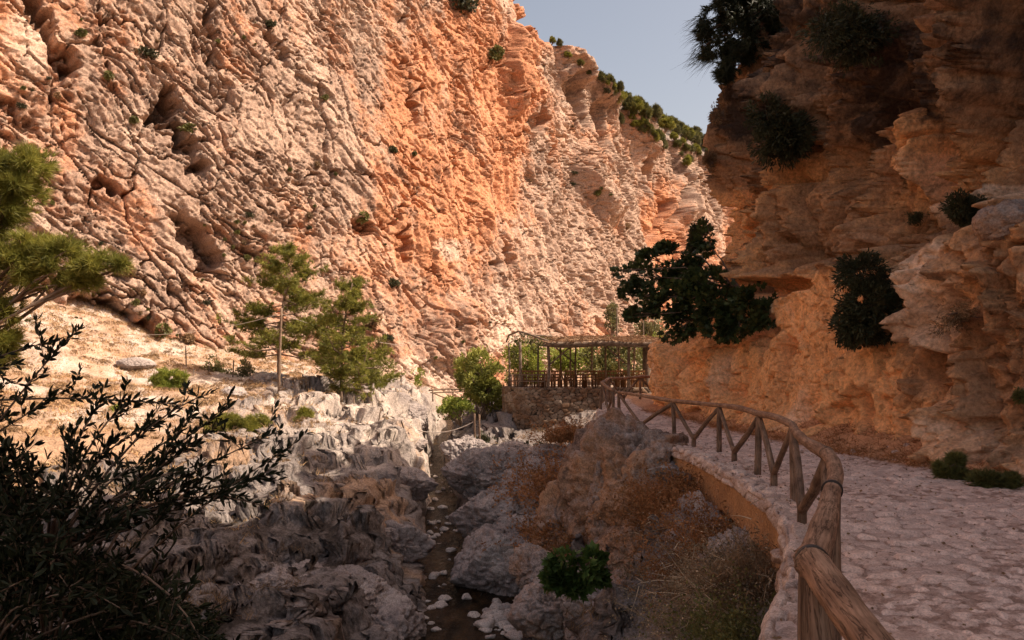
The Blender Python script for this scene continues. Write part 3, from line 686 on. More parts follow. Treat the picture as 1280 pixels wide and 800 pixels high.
def leaf_mesh(P,D,size,T,rng):
    P=np.asarray(P);D=np.asarray(D,float);n=len(P)
    D=D/(np.linalg.norm(D,axis=1)[:,None]+1e-9)
    q=rng.normal(size=(n,3));S_=np.cross(D,q);S_/=np.linalg.norm(S_,axis=1)[:,None]+1e-9
    N_=np.cross(S_,D)
    TV,TF=T;sz=np.broadcast_to(np.asarray(size,float),(n,))[:,None,None]
    V=P[:,None]+sz*(TV[None,:,0:1]*S_[:,None]+TV[None,:,1:2]*D[:,None]+TV[None,:,2:3]*N_[:,None])
    k=len(TV);F=[(f[None]+(np.arange(n)*k)[:,None,None]).reshape(-1,f.shape[1]) for f in TF]
    lr=np.repeat(rng.rand(n),k)
    return V.reshape(-1,3),F,lr
def foliage(name,P,D,size,T,mat,rng,parent=None,loc=None):
    V,F,lr=leaf_mesh(P,D,size,T,rng)
    return mesh_np(name,V,F,mat,parent,False,{'lr':lr},loc)
def ribbons(P0,D,L,w,bend,rng,seg=4):
    """thin curved stems or grass blades"""
    n=len(P0);D=D/(np.linalg.norm(D,axis=1)[:,None]+1e-9)
    S_=np.cross(D,rng.normal(size=(n,3)));S_/=np.linalg.norm(S_,axis=1)[:,None]+1e-9
    B=rng.normal(size=(n,3));L=np.asarray(L)[:,None];B[:,2]-=.8
    out=[]
    for k in range(seg+1):
        t=k/seg
        c=P0+D*L*t+B*L*bend*t*t
        ww=w*(1-t)*(1 if k<seg else 0)
        out+= [c+S_*ww,c-S_*ww] if k<seg else [c]
    V=np.stack(out,1);m=V.shape[1]
    q=[];
    for k in range(seg-1):q.append([2*k,2*k+1,2*k+3,2*k+2])
    tri=[[2*(seg-1),2*(seg-1)+1,2*seg]]
    o=(np.arange(n)*m)[:,None,None]
    F=[(np.array(q)[None]+o).reshape(-1,4),(np.array(tri)[None]+o).reshape(-1,3)]
    return V.reshape(-1,3),F,np.repeat(rng.rand(n),m),V[:,-1],V[:,2*(seg//2)]
def sample_clumps(clumps,n,rng,hollow=.45,gap=.0,gf=1.5,seed=0):
    c=np.array(clumps,float);vol=(c[:,3]*c[:,4]*c[:,5])**.75
    idx=rng.choice(len(c),size=n*2,p=vol/vol.sum())
    d=rng.normal(size=(n*2,3));d/=np.linalg.norm(d,axis=1)[:,None]
    r=hollow+(1-hollow)*rng.rand(n*2)**.6
    lump=1+.28*pn(d[:,0]*2+idx,d[:,1]*2,d[:,2]*2,seed+3)
    P=c[idx,:3]+d*r[:,None]*lump[:,None]*c[idx,3:6]
    keep=pn(P[:,0]*gf,P[:,1]*gf,P[:,2]*gf,seed)>gap
    P=P[keep][:n];d=d[keep][:n]
    return P,d
M_BARK=woodmat('bark',(.16,.11,.08),(.27,.19,.14),.4)
M_PINE=leafmat('pine_needles',(.15,.16,.03),(.30,.28,.065),.35)
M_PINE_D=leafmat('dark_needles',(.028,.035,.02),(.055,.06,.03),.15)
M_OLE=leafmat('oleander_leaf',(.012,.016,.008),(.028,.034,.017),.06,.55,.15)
M_FIG=leafmat('fig_leaf',(.04,.058,.02),(.085,.11,.038),.2,.5,.35)
M_FIG_B=leafmat('bright_fig_leaf',(.055,.10,.025),(.10,.16,.04),.25)
M_SHRUB=leafmat('shrub_leaf',(.09,.095,.03),(.19,.18,.06),.25)
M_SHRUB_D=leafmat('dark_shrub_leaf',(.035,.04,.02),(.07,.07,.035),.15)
M_GREEN=leafmat('fresh_leaf',(.17,.22,.035),(.34,.36,.08),.35)
M_OLIVE=leafmat('olive_tree_leaf',(.10,.10,.045),(.20,.19,.09),.25)
M_OLIVG=leafmat('sunny_olive_leaf',(.22,.23,.05),(.42,.42,.12),.4)
M_STRAW=leafmat('dry_grass',(.42,.27,.15),(.66,.46,.29),.25,.9,.1)
M_RUST=leafmat('rusty_dry_brush',(.22,.10,.045),(.42,.21,.10),.2,.9,.1)
M_GREYBR=leafmat('grey_brown_dry_brush',(.20,.15,.10),(.38,.29,.20),.2,.9,.1)
M_PALE=leafmat('pale_dead_stalks',(.42,.32,.23),(.62,.50,.38),.1,.9,.1)
M_BRN=leafmat('brown_scrub',(.17,.11,.065),(.33,.22,.14),.15,.9,.1)
def clump_plant(name,label,cat,base,clumps,n,T,size,mat,rng,branch_r=.03,hollow=.45,gap=0.0,gf=1.5,group=None,up=.3,out=1.0,trunk='stem',crown='foliage',twigs=2,bias=None):
    """clumps and base in world metres"""
    base=np.array(base,float)
    root=empty(name,base,label,cat,group)
    cl=np.array(clumps,float);cl[:,:3]-=base
    parts=[]
    for c in cl:
        e=c[:3];m=e*.5+rng.normal(size=3)*.08*np.linalg.norm(e)+np.array([0,0,.06*np.linalg.norm(e)])
        parts.append(tube([np.zeros(3),e*.22+rng.normal(size=3)*.02,m,e],np.array([1,.85,.55,.25])*branch_r,6,.1,rng.randint(99),False,3))
        for k in range(twigs):
            d=rng.normal(size=3);d/=np.linalg.norm(d);q=e+d*c[3:6]*.8
            s=m*.4+e*.6
            parts.append(tube([s,(s+q)/2+rng.normal(size=3)*.05*np.linalg.norm(q-s),q],np.array([.4,.28,.08])*branch_r,4,0,0,False,2))
    put(trunk,parts,M_BARK,root)
    P,d=sample_clumps(cl,n,rng,hollow,gap,gf,rng.randint(50))
    D=d*out+rng.normal(size=d.shape)*.5+np.array([0,0,up])
    if bias is not None:D=D+np.array(bias)
    sz=size*rng.uniform(.7,1.25,len(P))
    foliage(crown,P,D,sz,T,mat,rng,root)
    return root
def copy_tree(o,label=None,group=None):
    c=o.copy();COL.objects.link(c)
    if label:c['label']=label
    if group:c['group']=group
    for ch in o.children:
        k=ch.copy();COL.objects.link(k);k.parent=c
        for g in ch.children:
            q=g.copy();COL.objects.link(q);q.parent=k
    return c
def A(u,v,Y,r,ry=None,rz=None):
    """clump given by where it is seen, its distance and its radii in photograph pixels"""
    p=at(u,v,Y);k=Y/FP
    return [p[0],p[1],p[2],r*k,(ry if ry else r)*k,(rz if rz else r)*k]
# ---------------------------------------------------------------- pines
def pine(label,base,H,R_,seed,lean=(0,0),f0=.28,nwh=13,tsz=.27,mat=None,T=TUFTW):
    rng=np.random.RandomState(seed)
    root=empty('pine_tree',base,label,'pine tree')
    zz=np.linspace(0,1,9)
    tr=np.stack([lean[0]*zz**1.5+.10*np.sin(zz*5+seed),lean[1]*zz**1.5+.08*np.sin(zz*4),zz*H],1)
    put('trunk',[tube(tr,.12*(1-zz*.88)*H/8+.012,9,.15,seed,True,3)],M_BARK,root)
    br=[];P=[];D=[]
    for i in range(nwh):
        f=f0+(1-f0)*(i+.5)/nwh
        o=np.array([np.interp(f,zz,tr[:,k]) for k in range(3)])
        nl=rng.randint(2,5)
        for j in range(nl):
            a=rng.rand()*6.283
            L=R_*(math.sin(min(1,(1-f)/(1-f0)*1.25+.12)*1.45))*rng.uniform(.45,1.1)
            up=rng.uniform(-.12,.30)+.4*max(0,f-.7)
            d=np.array([math.cos(a),math.sin(a),up]);
            e1=o+d*L*.5+np.array([0,0,-.05*L]);e2=o+d*L+np.array([0,0,.12*L])
            br.append(tube([o,e1,e2],[.035*L/R_+.012,.02*L/R_+.01,.006],5,0,0,False,3))
            side=np.array([-math.sin(a),math.cos(a),0])
            for t in np.linspace(.35,1,7):
                q=(o*(1-t)**2+2*t*(1-t)*e1+t*t*e2)
                for sgn in (-1,1):
                    if rng.rand()<.25:continue
                    tl=L*rng.uniform(.14,.34)*(1.15-t*.6)
                    td=side*sgn+d*.7+np.array([0,0,rng.uniform(-.1,.5)]);td/=np.linalg.norm(td)
                    br.append(tube([q,q+td*tl],[.010,.004],3,0,0,False))
                    m=max(3,int(tl/.085))
                    tt=rng.uniform(.25,1,m)[:,None]
                    P.append(q+td*tl*tt+rng.normal(size=(m,3))*.05);D.append(np.repeat(td[None],m,0)+rng.normal(size=(m,3))*.5+np.array([0,0,.35]))
    put('branches',br,M_BARK,root)
    P=np.concatenate(P);D=np.concatenate(D)
    P=np.concatenate([P,P+rng.normal(size=P.shape)*.10]);D=np.concatenate([D,D+rng.normal(size=D.shape)*.4])
    foliage('crown',P,D,tsz*rng.uniform(.7,1.25,len(P)),T,mat or M_PINE,rng,root)
    return root
b=at(349,478,44);b[2]=gz(b[0],b[1])-.15
pine('slender light green pine standing behind the wooden utility pole on the far bank',b,8.4-b[2],3.0,3,(.5,0),.22,20)
b=at(424,492,42);b[2]=gz(b[0],b[1])-.15
pine('bushy pine with a short leaning trunk, right of the pole, on the far bank',b,6.3-b[2],3.0,8,(.6,.3),.10,19)
b=at(452,505,40);b[2]=gz(b[0],b[1])-.1
pine('small young pine at the right foot of the pair of pines by the gorge',b,2.8,1.7,15,(.2,0),.12,12,.2)
# near pine at the left edge of the view
rng=np.random.RandomState(5)
Y0=22
cl=[A(-60,330,Y0,70,60,60),A(-10,215,Y0,42,40,24),A(40,205,Y0,26,24,20),A(20,235,Y0,34,34,18),A(-30,270,Y0,50,40,30),A(8,262,Y0,28,25,14),
    A(20,325,Y0,48,30,22),A(75,318,Y0,44,26,22),A(120,332,Y0,32,22,15),A(60,345,Y0,50,26,18),A(95,352,Y0,30,20,11),A(150,330,Y0,14,14,7),
    A(5,390,Y0,32,25,18),A(-20,440,Y0,40,30,30),A(40,303,Y0,30,24,10),A(10,425,Y0,16,16,12)]
r0=clump_plant('pine_tree','large bright green pine reaching in from the left edge, in front of the cliff','pine tree',(at(-150,520,Y0)[0],Y0,-.3),cl,10500,TUFT,.29,M_PINE,rng,.11,.0,-.04,1.9,None,.4,1.0,'trunk','crown',5,bias=(.5,0,0))
# hanging pine on the brow of the right hand rock
rng=np.random.RandomState(6)
Y1=25.5
cl=[A(905,22,Y1,28,28,22),A(890,60,Y1,16,20,14),A(905,92,Y1,12,20,14),A(925,62,Y1,24,30,24),A(945,15,Y1,30,30,30),A(930,-20,Y1,45,40,28),A(880,40,Y1,12,16,9),A(965,40,Y1+.3,26,26,30)]
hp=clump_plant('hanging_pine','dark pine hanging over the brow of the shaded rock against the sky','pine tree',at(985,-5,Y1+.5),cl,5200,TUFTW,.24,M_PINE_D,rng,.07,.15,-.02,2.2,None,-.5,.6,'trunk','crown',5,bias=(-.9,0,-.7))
rg=np.random.RandomState(66);n_=420
P_=np.stack([at(rg.uniform(868,905),rg.uniform(20,80),Y1+rg.uniform(-.4,.4)) for _ in range(n_)])-np.array(hp.location)
D_=np.stack([rg.uniform(-1.3,-.4,n_),rg.normal(size=n_)*.3,rg.uniform(-1.0,-.05,n_)],1)
V_,F_,lr_,_a,_b=ribbons(P_,D_,rg.uniform(.25,.75,n_),.008,.15,rg,3)
mesh_np('needles',V_,F_,M_PINE_D,hp,False,{'lr':lr_})
# ---------------------------------------------------------------- fig tree over the path's far end
rng=np.random.RandomState(16)
cl=[A(800,345,23.6,22,26,16),A(778,338,23.4,11,14,8),A(785,368,23.4,13,16,9),A(832,312,24,14,20,8),A(815,378,23.5,24,26,16),A(842,345,23.8,26,28,18),A(862,385,23.6,30,28,24),
    A(850,410,23.4,20,20,14),A(885,352,23.2,28,26,20),A(905,390,22.6,34,24,26),A(935,372,22,22,22,18),A(948,400,21.6,20,16,14),A(905,412,22.4,26,20,14),A(880,300,24.4,10,16,24),A(808,318,23.6,12,12,7),
    A(862,330,23.9,16,16,12),A(790,395,23.4,9,12,8),A(840,420,23.4,16,14,8),A(955,385,21.8,16,14,14),A(925,420,22,16,14,8),A(880,372,23,34,28,26),A(845,372,23.4,30,26,22)]
cl=[[c[0],c[1],c[2],c[3]*1.12,c[4]*1.2,c[5]*1.12] for c in cl]
clump_plant('fig_tree','dark broad-leaved fig tree sprouting from the rock above the far end of the railing','fig tree',at(925,360,23.4),cl,7600,FIGL,.15,M_FIG,rng,.04,.0,.07,2.3,None,.15,1.0,'branches','crown',4,bias=(-.3,-.4,0))
def rock_shrub(label,u,v,ru,rv,n,size,mat,seed,G_=RC,T=OVAL,name='shrub',cat='shrub',outw=.5,Y=None,gap=-.05,twigs=2,up=.2,bias=None,br=.02,crown='foliage'):
    rng=np.random.RandomState(seed)
    p=surf_at(G_,u,v,7) if Y is None else at(u,v,Y)
    if p is None:p=at(u,v,20)
    Y=p[1]-outw*ru*p[1]/FP
    cl=[]
    for k in range(7):
        a=rng.uniform(0,6.28);q=rng.uniform(.1,.62)
        cl.append(A(u+ru*q*math.cos(a),v+rv*q*math.sin(a),Y+rng.uniform(-.2,.2)*ru*Y/FP,ru*rng.uniform(.35,.6),None,rv*rng.uniform(.35,.6)))
    return clump_plant(name,label,cat,p,cl,n,T,size,mat,rng,br,.2,gap,3.0,None,up,1.0,'stem',crown,twigs,bias=bias)
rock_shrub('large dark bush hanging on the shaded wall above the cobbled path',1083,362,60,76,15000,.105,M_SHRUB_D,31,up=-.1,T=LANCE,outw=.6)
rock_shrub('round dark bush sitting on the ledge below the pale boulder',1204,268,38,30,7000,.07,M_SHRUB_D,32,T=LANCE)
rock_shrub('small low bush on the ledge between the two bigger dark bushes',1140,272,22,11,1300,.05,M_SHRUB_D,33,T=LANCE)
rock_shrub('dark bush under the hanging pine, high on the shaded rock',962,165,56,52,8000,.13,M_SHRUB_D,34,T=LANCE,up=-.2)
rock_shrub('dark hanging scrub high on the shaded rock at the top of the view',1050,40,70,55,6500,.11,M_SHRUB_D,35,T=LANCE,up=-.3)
rock_shrub('bare grey twiggy shrub leaning out of the rock edge against the sky',896,146,16,20,500,.07,M_BRN,36,T=LANCE,Y=26,outw=0,twigs=14,br=.035)
rock_shrub('brown dry shrub on the rock edge, above the fig tree',886,205,14,16,900,.10,M_BRN,37,T=LANCE,twigs=8)
rock_shrub('dark narrow bush in the notch between the far cliff and the shaded rock',872,300,13,36,1400,.14,M_SHRUB_D,38,T=OVAL,Y=27.5)
rock_shrub('small green shrub at the wall foot, left one of two beside the path',1191,588,24,18,1500,.11,M_SHRUB,39,T=TUFTW,Y=11.6,outw=0,up=.9)
rock_shrub('wider green shrub at the wall foot, right one of two beside the path',1243,603,34,20,2100,.11,M_SHRUB,40,T=TUFTW,Y=11.0,outw=0,up=.9)
rock_shrub('tuft of dark green leaves on the wall at the right edge',1276,495,14,14,600,.05,M_SHRUB,41,T=LANCE)
rock_shrub('brown dry plant hanging on the stony wall right of the big dark bush',1200,395,38,34,1500,.05,M_BRN,42,T=LANCE,gap=.05,up=-.4)
# ---------------------------------------------------------------- green trees behind the terrace
def leafy(label,u,v,ru,rv,Y,n,mat,seed,size=.17,basev=None,T=OVAL,cat='tree',name='leafy_tree',gap=-.1):
    rng=np.random.RandomState(seed);cl=[]
    for k in range(11):
        a=rng.uniform(0,6.28);q=rng.uniform(.05,.68)
        cl.append(A(u+ru*q*math.cos(a),v+rv*q*math.sin(a),Y+rng.uniform(-.6,.6)*ru*Y/FP,ru*rng.uniform(.28,.5),None,rv*rng.uniform(.28,.5)))
    b=at(u,basev or v+rv,Y)
    return clump_plant(name,label,cat,b,cl,n,T,size,mat,rng,.06,.3,gap,1.4,None,.3,1,'trunk','crown',3)
leafy('rounded sunlit green tree on the bank left of the stone terrace wall',600,482,46,52,46,14000,M_OLIVG,51,.17,540)
leafy('low yellow-green bush in front of the rounded tree beside the gorge',576,512,32,20,43.0,4200,M_GREEN,52,.13,532,cat='bush',name='bush')
leafy('bright green tree seen behind the left end of the pergola',662,452,36,34,57,4200,M_GREEN,53,.2,500)
leafy('bright green tree seen between the middle posts of the pergola',712,448,36,34,60,4200,M_GREEN,54,.2,500)
leafy('darker broad tree seen behind the right half of the pergola',770,450,46,34,57,5600,M_SHRUB,55,.22,500)
leafy('light green tree seen behind the right end of the pergola',822,445,26,36,62,3000,M_GREEN,56,.2,500)
leafy('slim olive green tree rising above the pergola roof',766,400,12,28,72,1200,M_OLIVE,57,.22,430)
leafy('wide pale olive tree above the right end of the pergola roof',815,408,30,20,78,1800,M_OLIVE,58,.25,440)
# ---------------------------------------------------------------- shrubs of the sunlit cliff
def proto_shrub(mat,seed,T=OVAL,n=420,sz=.30,label='',flat=.75):
    rng=np.random.RandomState(seed)
    cl=[[rng.uniform(-.5,.5),rng.uniform(-.4,.1),rng.uniform(0,.6)*flat,.5*rng.uniform(.6,1),.5,.45*flat] for k in range(5)]
    return clump_plant('cliff_shrub',label,'shrub',(0,0,0),cl,n,T,sz,mat,rng,.05,.25,-.1,2.2,'shrubs dotted over the sunlit cliff',.4,1,'stem','foliage',2)
PS=[proto_shrub(M_SHRUB,61),proto_shrub(M_SHRUB_D,62),proto_shrub(M_BRN,63),proto_shrub(M_SHRUB,64,TUFTW,260,.5)]
used=set()
def put_proto(k,P,s,label,group='shrubs dotted over the sunlit cliff',rng=random.Random(3),protos=PS):
    src=protos[k]
    o=src if (id(protos),k) not in used else copy_tree(src)
    used.add((id(protos),k))
    o.location=[float(c) for c in P];o.scale=(s,s,s*rng.uniform(.8,1.2));o.rotation_euler=(0,0,rng.uniform(-.9,.9))
    o['label']=label;o['group']=group
    return o
big=[(105,37,9,0,'green shrub near the top left corner of the sunlit cliff'),(191,62,12,1,'dark round shrub high on the left of the sunlit cliff'),(143,90,8,0,'green shrub under the dark round one, left part of the sunlit cliff'),
 (228,160,12,0,'green shrub at the right rim of the big dark cleft in the sunlit cliff'),(172,155,8,0,'green shrub at the left of the big dark cleft in the sunlit cliff'),(585,8,17,1,'dark shrub hanging from the top of the picture on the sunlit cliff'),
 (622,66,13,0,'shrub beside the orange column high on the sunlit cliff'),(674,12,13,1,'dark shrub on the skyline end of the sunlit cliff'),(452,278,11,0,'green shrub in the middle of the sunlit cliff'),(497,350,9,1,'dark round shrub above and right of the pines'),
 (106,437,14,1,'grey green cushion shrub at the foot of the cliff, left of the meadow'),(212,412,13,0,'light green shrub on the slanting slabs above the meadow'),(240,422,11,2,'brown shrub beside the light green one above the meadow'),
 (472,395,17,2,'large brown shrub on the cliff right of the pines'),(484,428,13,2,'brown shrub low on the cliff right of the pines'),(487,418,8,1,'dark green shrub low on the cliff right of the pines'),(497,183,7,1,'dark small shrub in the upper middle of the sunlit cliff'),
 (410,118,6,0,'small bright shrub in the upper middle of the sunlit cliff'),(165,335,12,2,'brown shrub above the slanting overhang'),(345,28,8,1,'dark shrub near the top of the cliff, left of centre')]
for u,v,r,k,l in big:
    p=surf_at(LC,u,v+r*.3)
    if p is None:continue
    put_proto(k,p,r*p[1]/FP*1.05,l)
rr=random.Random(8)
n=0
cc=[(rr.uniform(0,820),rr.uniform(5,440)) for _ in range(30)]
while n<110:
    q_=rr.choice(cc);u=q_[0]+rr.gauss(0,22);v=q_[1]+rr.gauss(0,16)
    if not(0<u<860 and 4<v<455):continue
    p=surf_at(LC,u,v,4)
    if p is None:continue
    if u>650 and v<(u-650)*.8:continue
    r=rr.choice([1.5,2,2.5,3,3,4,5.5])
    k=rr.choice([0,0,1,2,2,3])
    put_proto(k,p,r*p[1]/FP*1.15,{0:'small green shrub growing out of the sunlit cliff face',1:'small dark shrub growing out of the sunlit cliff face',2:'small brown dry shrub growing out of the sunlit cliff face',3:'small spiky green shrub growing out of the sunlit cliff face'}[k])
    n+=1
# trees of the skyline
def proto_tree(mat,seed):
    rng=np.random.RandomState(seed)
    cl=[[rng.uniform(-.4,.4),rng.uniform(-.4,.4),rng.uniform(.5,1.5),.5*rng.uniform(.7,1.1),.5,.42] for k in range(7)]
    return clump_plant('skyline_tree','','tree',(0,0,-.2),cl,900,TUFTW,.34,mat,rng,.07,.1,-.05,2.5,'trees on the skyline',.4,1,'trunk','crown',2)
PT=[proto_tree(M_SHRUB,71),proto_tree(M_OLIVE,72),proto_tree(M_PINE,73)]
sk=[(752,108,13),(762,118,15),(772,127,15),(783,140,14),(790,128,11),(800,138,11),(812,142,11),(824,147,12),(836,152,12),(846,153,10),(857,158,10),(866,162,9),(876,166,9),(886,172,9),(896,178,9),(906,185,8),
    (780,155,10),(798,160,9),(812,170,9),(830,186,11),(820,178,8),(845,180,7),(870,185,7),(855,200,8),(890,195,7),(700,60,6),(712,72,6),(722,82,6),(733,92,6),(695,48,5)]+[(750+k*4.1+3*math.sin(k*5),104+k*2.15+4*math.sin(k*3.3),7+2*math.sin(k*2.1)) for k in range(38)]+[(790+k*5.5,152+k*2.6+9*math.sin(k*4.1),6+1.5*math.sin(k)) for k in range(20)]
for i,(u,v,r) in enumerate(sk):
    p=None
    cand=[q for q in (surf_at(LC,u,v+r*.7,5),surf_at(HL,u,v+r*.7,6)) if q is not None]
    if cand:p=min(cand,key=lambda q:q[1])
    else:
        for dv in range(0,60,4):
            cand=[q for q in (surf_at(LC,u,v+r*.7+dv,5),surf_at(HL,u,v+r*.7+dv,6)) if q is not None]
            if cand:p=min(cand,key=lambda q:q[1]);break
    if p is None:continue
    put_proto(i%3,p,r*p[1]/FP*.95,['light green tree on the distant skyline ridge','olive green tree on the distant skyline ridge','bright green tree on the distant skyline ridge'][i%3],'trees on the skyline',protos=PT)
# ---------------------------------------------------------------- bank shrubs
def bank(label,u,v,ru,rv,Y,n,mat,seed,T=TUFTW,size=.2,name='shrub',up=.7):
    rng=np.random.RandomState(seed)
    p=at(u,v+rv,Y);p[2]=min(p[2],gz(p[0],p[1])+.05) if abs(gz(p[0],p[1])-p[2])<1.5 else p[2]
    k=Y/FP
    cl=[[p[0]+rng.uniform(-.6,.6)*ru*k,p[1]+rng.uniform(-.4,.4)*ru*k,p[2]+rng.uniform(.3,1.5)*rv*k,ru*k*rng.uniform(.3,.5),ru*k*.4,rv*k*rng.uniform(.4,.7)] for _ in range(7)]
    return clump_plant(name,label,'shrub',p,cl,n,T,size,mat,rng,.025,.2,-.1,2.5,None,up,1,'stem','foliage',2)
bank('yellow-green bush in the dry meadow below the cliff',208,482,24,20,38,2600,M_GREEN,81)
bank('low spreading green pine bush at the edge of the shade on the far bank',288,536,48,22,29,3200,M_PINE,82)
bank('small bright green bush above the dark oleander, left of the spreading bush',150,520,14,12,30,500,M_GREEN,83)
bank('small green bush on the pale rock right of the utility pole',382,520,15,10,34,600,M_PINE,84)
bank('green bushes behind the small fence posts, left of the pines',268,462,26,20,46,1400,M_SHRUB,85,OVAL,.14)
bank('light green bush behind the small fence posts nearest the pines',308,464,18,16,46,900,M_OLIVE,86,OVAL,.14)
bank('small bush on the slope left of the timber footbridge',522,456,10,12,56,400,M_GREEN,87,OVAL,.14)
bank('tiny yellow-green tuft on pale rock near the gorge edge',468,558,7,6,33,200,M_GREEN,88)
bank('dark bush low on the left bank under the rock overhang',130,720,60,30,14,1200,M_SHRUB_D,89,LANCE,.12)
bank('dark green shrub below the terrace wall among the boulders',612,545,20,14,38,1200,M_SHRUB_D,90,OVAL,.13)
bank('dark shrub on the boulder slope under the terrace corner',665,560,26,14,34,900,M_SHRUB_D,91,OVAL,.12)
# fig seedling on the rock under the path
rng=np.random.RandomState(92)
cl=[A(705,700,12.9,20,16,11),A(728,712,12.7,22,16,16),A(697,722,12.8,17,14,13),A(742,698,13,16,14,10),A(716,735,12.7,18,14,10),A(745,722,12.9,16,14,10)]
clump_plant('fig_plant','bright green fig plant hanging on the rock below the path','plant',at(738,705,13.3),cl,520,FIGL,.155,M_FIG_B,rng,.02,.1,-.3,2,None,.1,1,'branches','leaves',3,bias=(0,-.8,0))
# ---------------------------------------------------------------- dry brush
def brush(name,label,base,r,h,n,mat,seed,out=.8,bend=.18,leafsz=.03,nl=3,w=.006):
    n=int(n*.75);w=w*2.0;leafsz=leafsz*1.5;nl=max(1,nl-1)
    rng=np.random.RandomState(seed)
    base=np.array(base,float);root=empty(name,base,label,'dry bush')
    P0=rng.normal(size=(n,3))*np.array([r*.35,r*.35,.05*h])
    D=rng.normal(size=(n,3))*out;D[:,2]=np.abs(D[:,2])*.5+.75;D[:,:2]+=P0[:,:2]/r*1.2
    V,F,lr,tip,mid=ribbons(P0,D,h*rng.uniform(.5,1.1,n),w,bend,rng,4)
    # side twigs
    D2=(tip-mid);D2/=np.linalg.norm(D2,axis=1)[:,None]+1e-9
    a=[];
    for k in range(3):
        t=rng.rand(n)[:,None];q=mid*(1-t)+tip*t
        v2,f2,l2,t2,m2=ribbons(q,D2+rng.normal(size=(n,3))*.8,h*rng.uniform(.12,.35,n),w*.7,bend,rng,2)
        a.append((v2,f2,l2,t2,m2))
    allV=[V]+[x[0] for x in a];o=0;FF=[];
    for (v_,f_) in [(V,F)]+[(x[0],x[1]) for x in a]:
        FF+= [q+o for q in f_];o+=len(v_)
    mesh_np('stems',np.concatenate(allV),FF,mat,root,False,{'lr':np.concatenate([lr]+[x[2] for x in a])})
    tips=np.concatenate([tip]+[x[3] for x in a]+[x[4] for x in a]);tips=np.repeat(tips,nl,0)+rng.normal(size=(len(tips)*nl,3))*.03
    foliage('foliage',tips,rng.normal(size=tips.shape)+np.array([0,0,.5]),leafsz*rng.uniform(.6,1.3,len(tips)),OVAL,mat,rng,root)
    return root
brush('dry_bush','rusty dry brush hanging beside the kerb near the far corner of the railing',at(722,640,20.5),.85,1.9,420,M_RUST,101,.5,.12,.05,4,.008)
brush('dry_bush','rusty dry brush low on the rock left of the big outcrop',at(700,690,18),.6,.9,260,M_RUST,102,.6,.2,.045,4)
brush('dry_bush','dark brown dry brush hanging in the hollow under the path slab',at(862,668,14.2),.75,1.05,420,M_RUST,103,.6,.2,.035,4)
brush('dry_bush','reddish dry brush under the middle of the path slab',at(905,705,12.4),.6,1.0,420,M_RUST,104,.6,.2,.03,4)
brush('dry_bush','grey brown tangled brush nearest the near end of the slab',at(950,770,9.6),.55,.95,520,M_GREYBR,105,.8,.25,.025,4,.004)
brush('dry_bush','grey tangled dry brush below the slab, in the bottom of the view',at(890,790,11.2),.7,.95,520,M_GREYBR,106,.9,.25,.025,4,.004)
brush('dry_bush','olive brown brush at the bottom edge beside the kerb',at(935,835,8.2),.45,.75,420,M_SHRUB,107,.7,.2,.025,4,.004)
brush('dry_bush','grey twiggy bush tangled under the near end of the slab',at(925,735,10.6),.55,.8,420,M_GREYBR,111,.9,.3,.02,2,.006)
brush('dry_bush','orange brown brush filling the corner where slab and outcrop meet',at(845,640,15.0),.6,.9,420,M_RUST,112,.7,.25,.035,3,.006)
brush('dry_bush','dark red brush low between the outcrop and the grey brush',at(880,740,12.0),.6,.8,420,M_RUST,113,.8,.25,.03,3,.006)
for i_,(u_,v_,Y_,l_) in enumerate([(870,690,13.6,'pale bare stalks standing out of the rusty brush under the slab'),(918,745,10.8,'pale tangled stalks in the middle of the brush below the slab'),(955,790,9.0,'pale dead stalks beside the near masonry of the path edge')]):
    brush('dry_bush',l_,at(u_,v_,Y_),.5,1.1,110,M_PALE,120+i_,.9,.35,.02,1,.005)
brush('dry_bush','olive brown thicket against the near masonry of the path edge',at(945,745,9.3),.5,.8,520,M_BRN,124,.9,.3,.02,2,.005)
brush('dry_bush','straw coloured brush on the rock shelf under the outcrop',at(835,735,13.4),.55,.6,300,M_GREYBR,108,.8,.2,.03,3,.005)
brush('dry_bush','low dry tuft beside the short post between the first fence bays',at(800,549,19.3),.3,.32,160,M_GREYBR,109,.8,.2,.02,3,.004)
brush('dry_bush','dry brown weeds at the foot of the terrace wall',at(705,552,32),.9,.9,300,M_RUST,110,.8,.2,.05,3,.01)
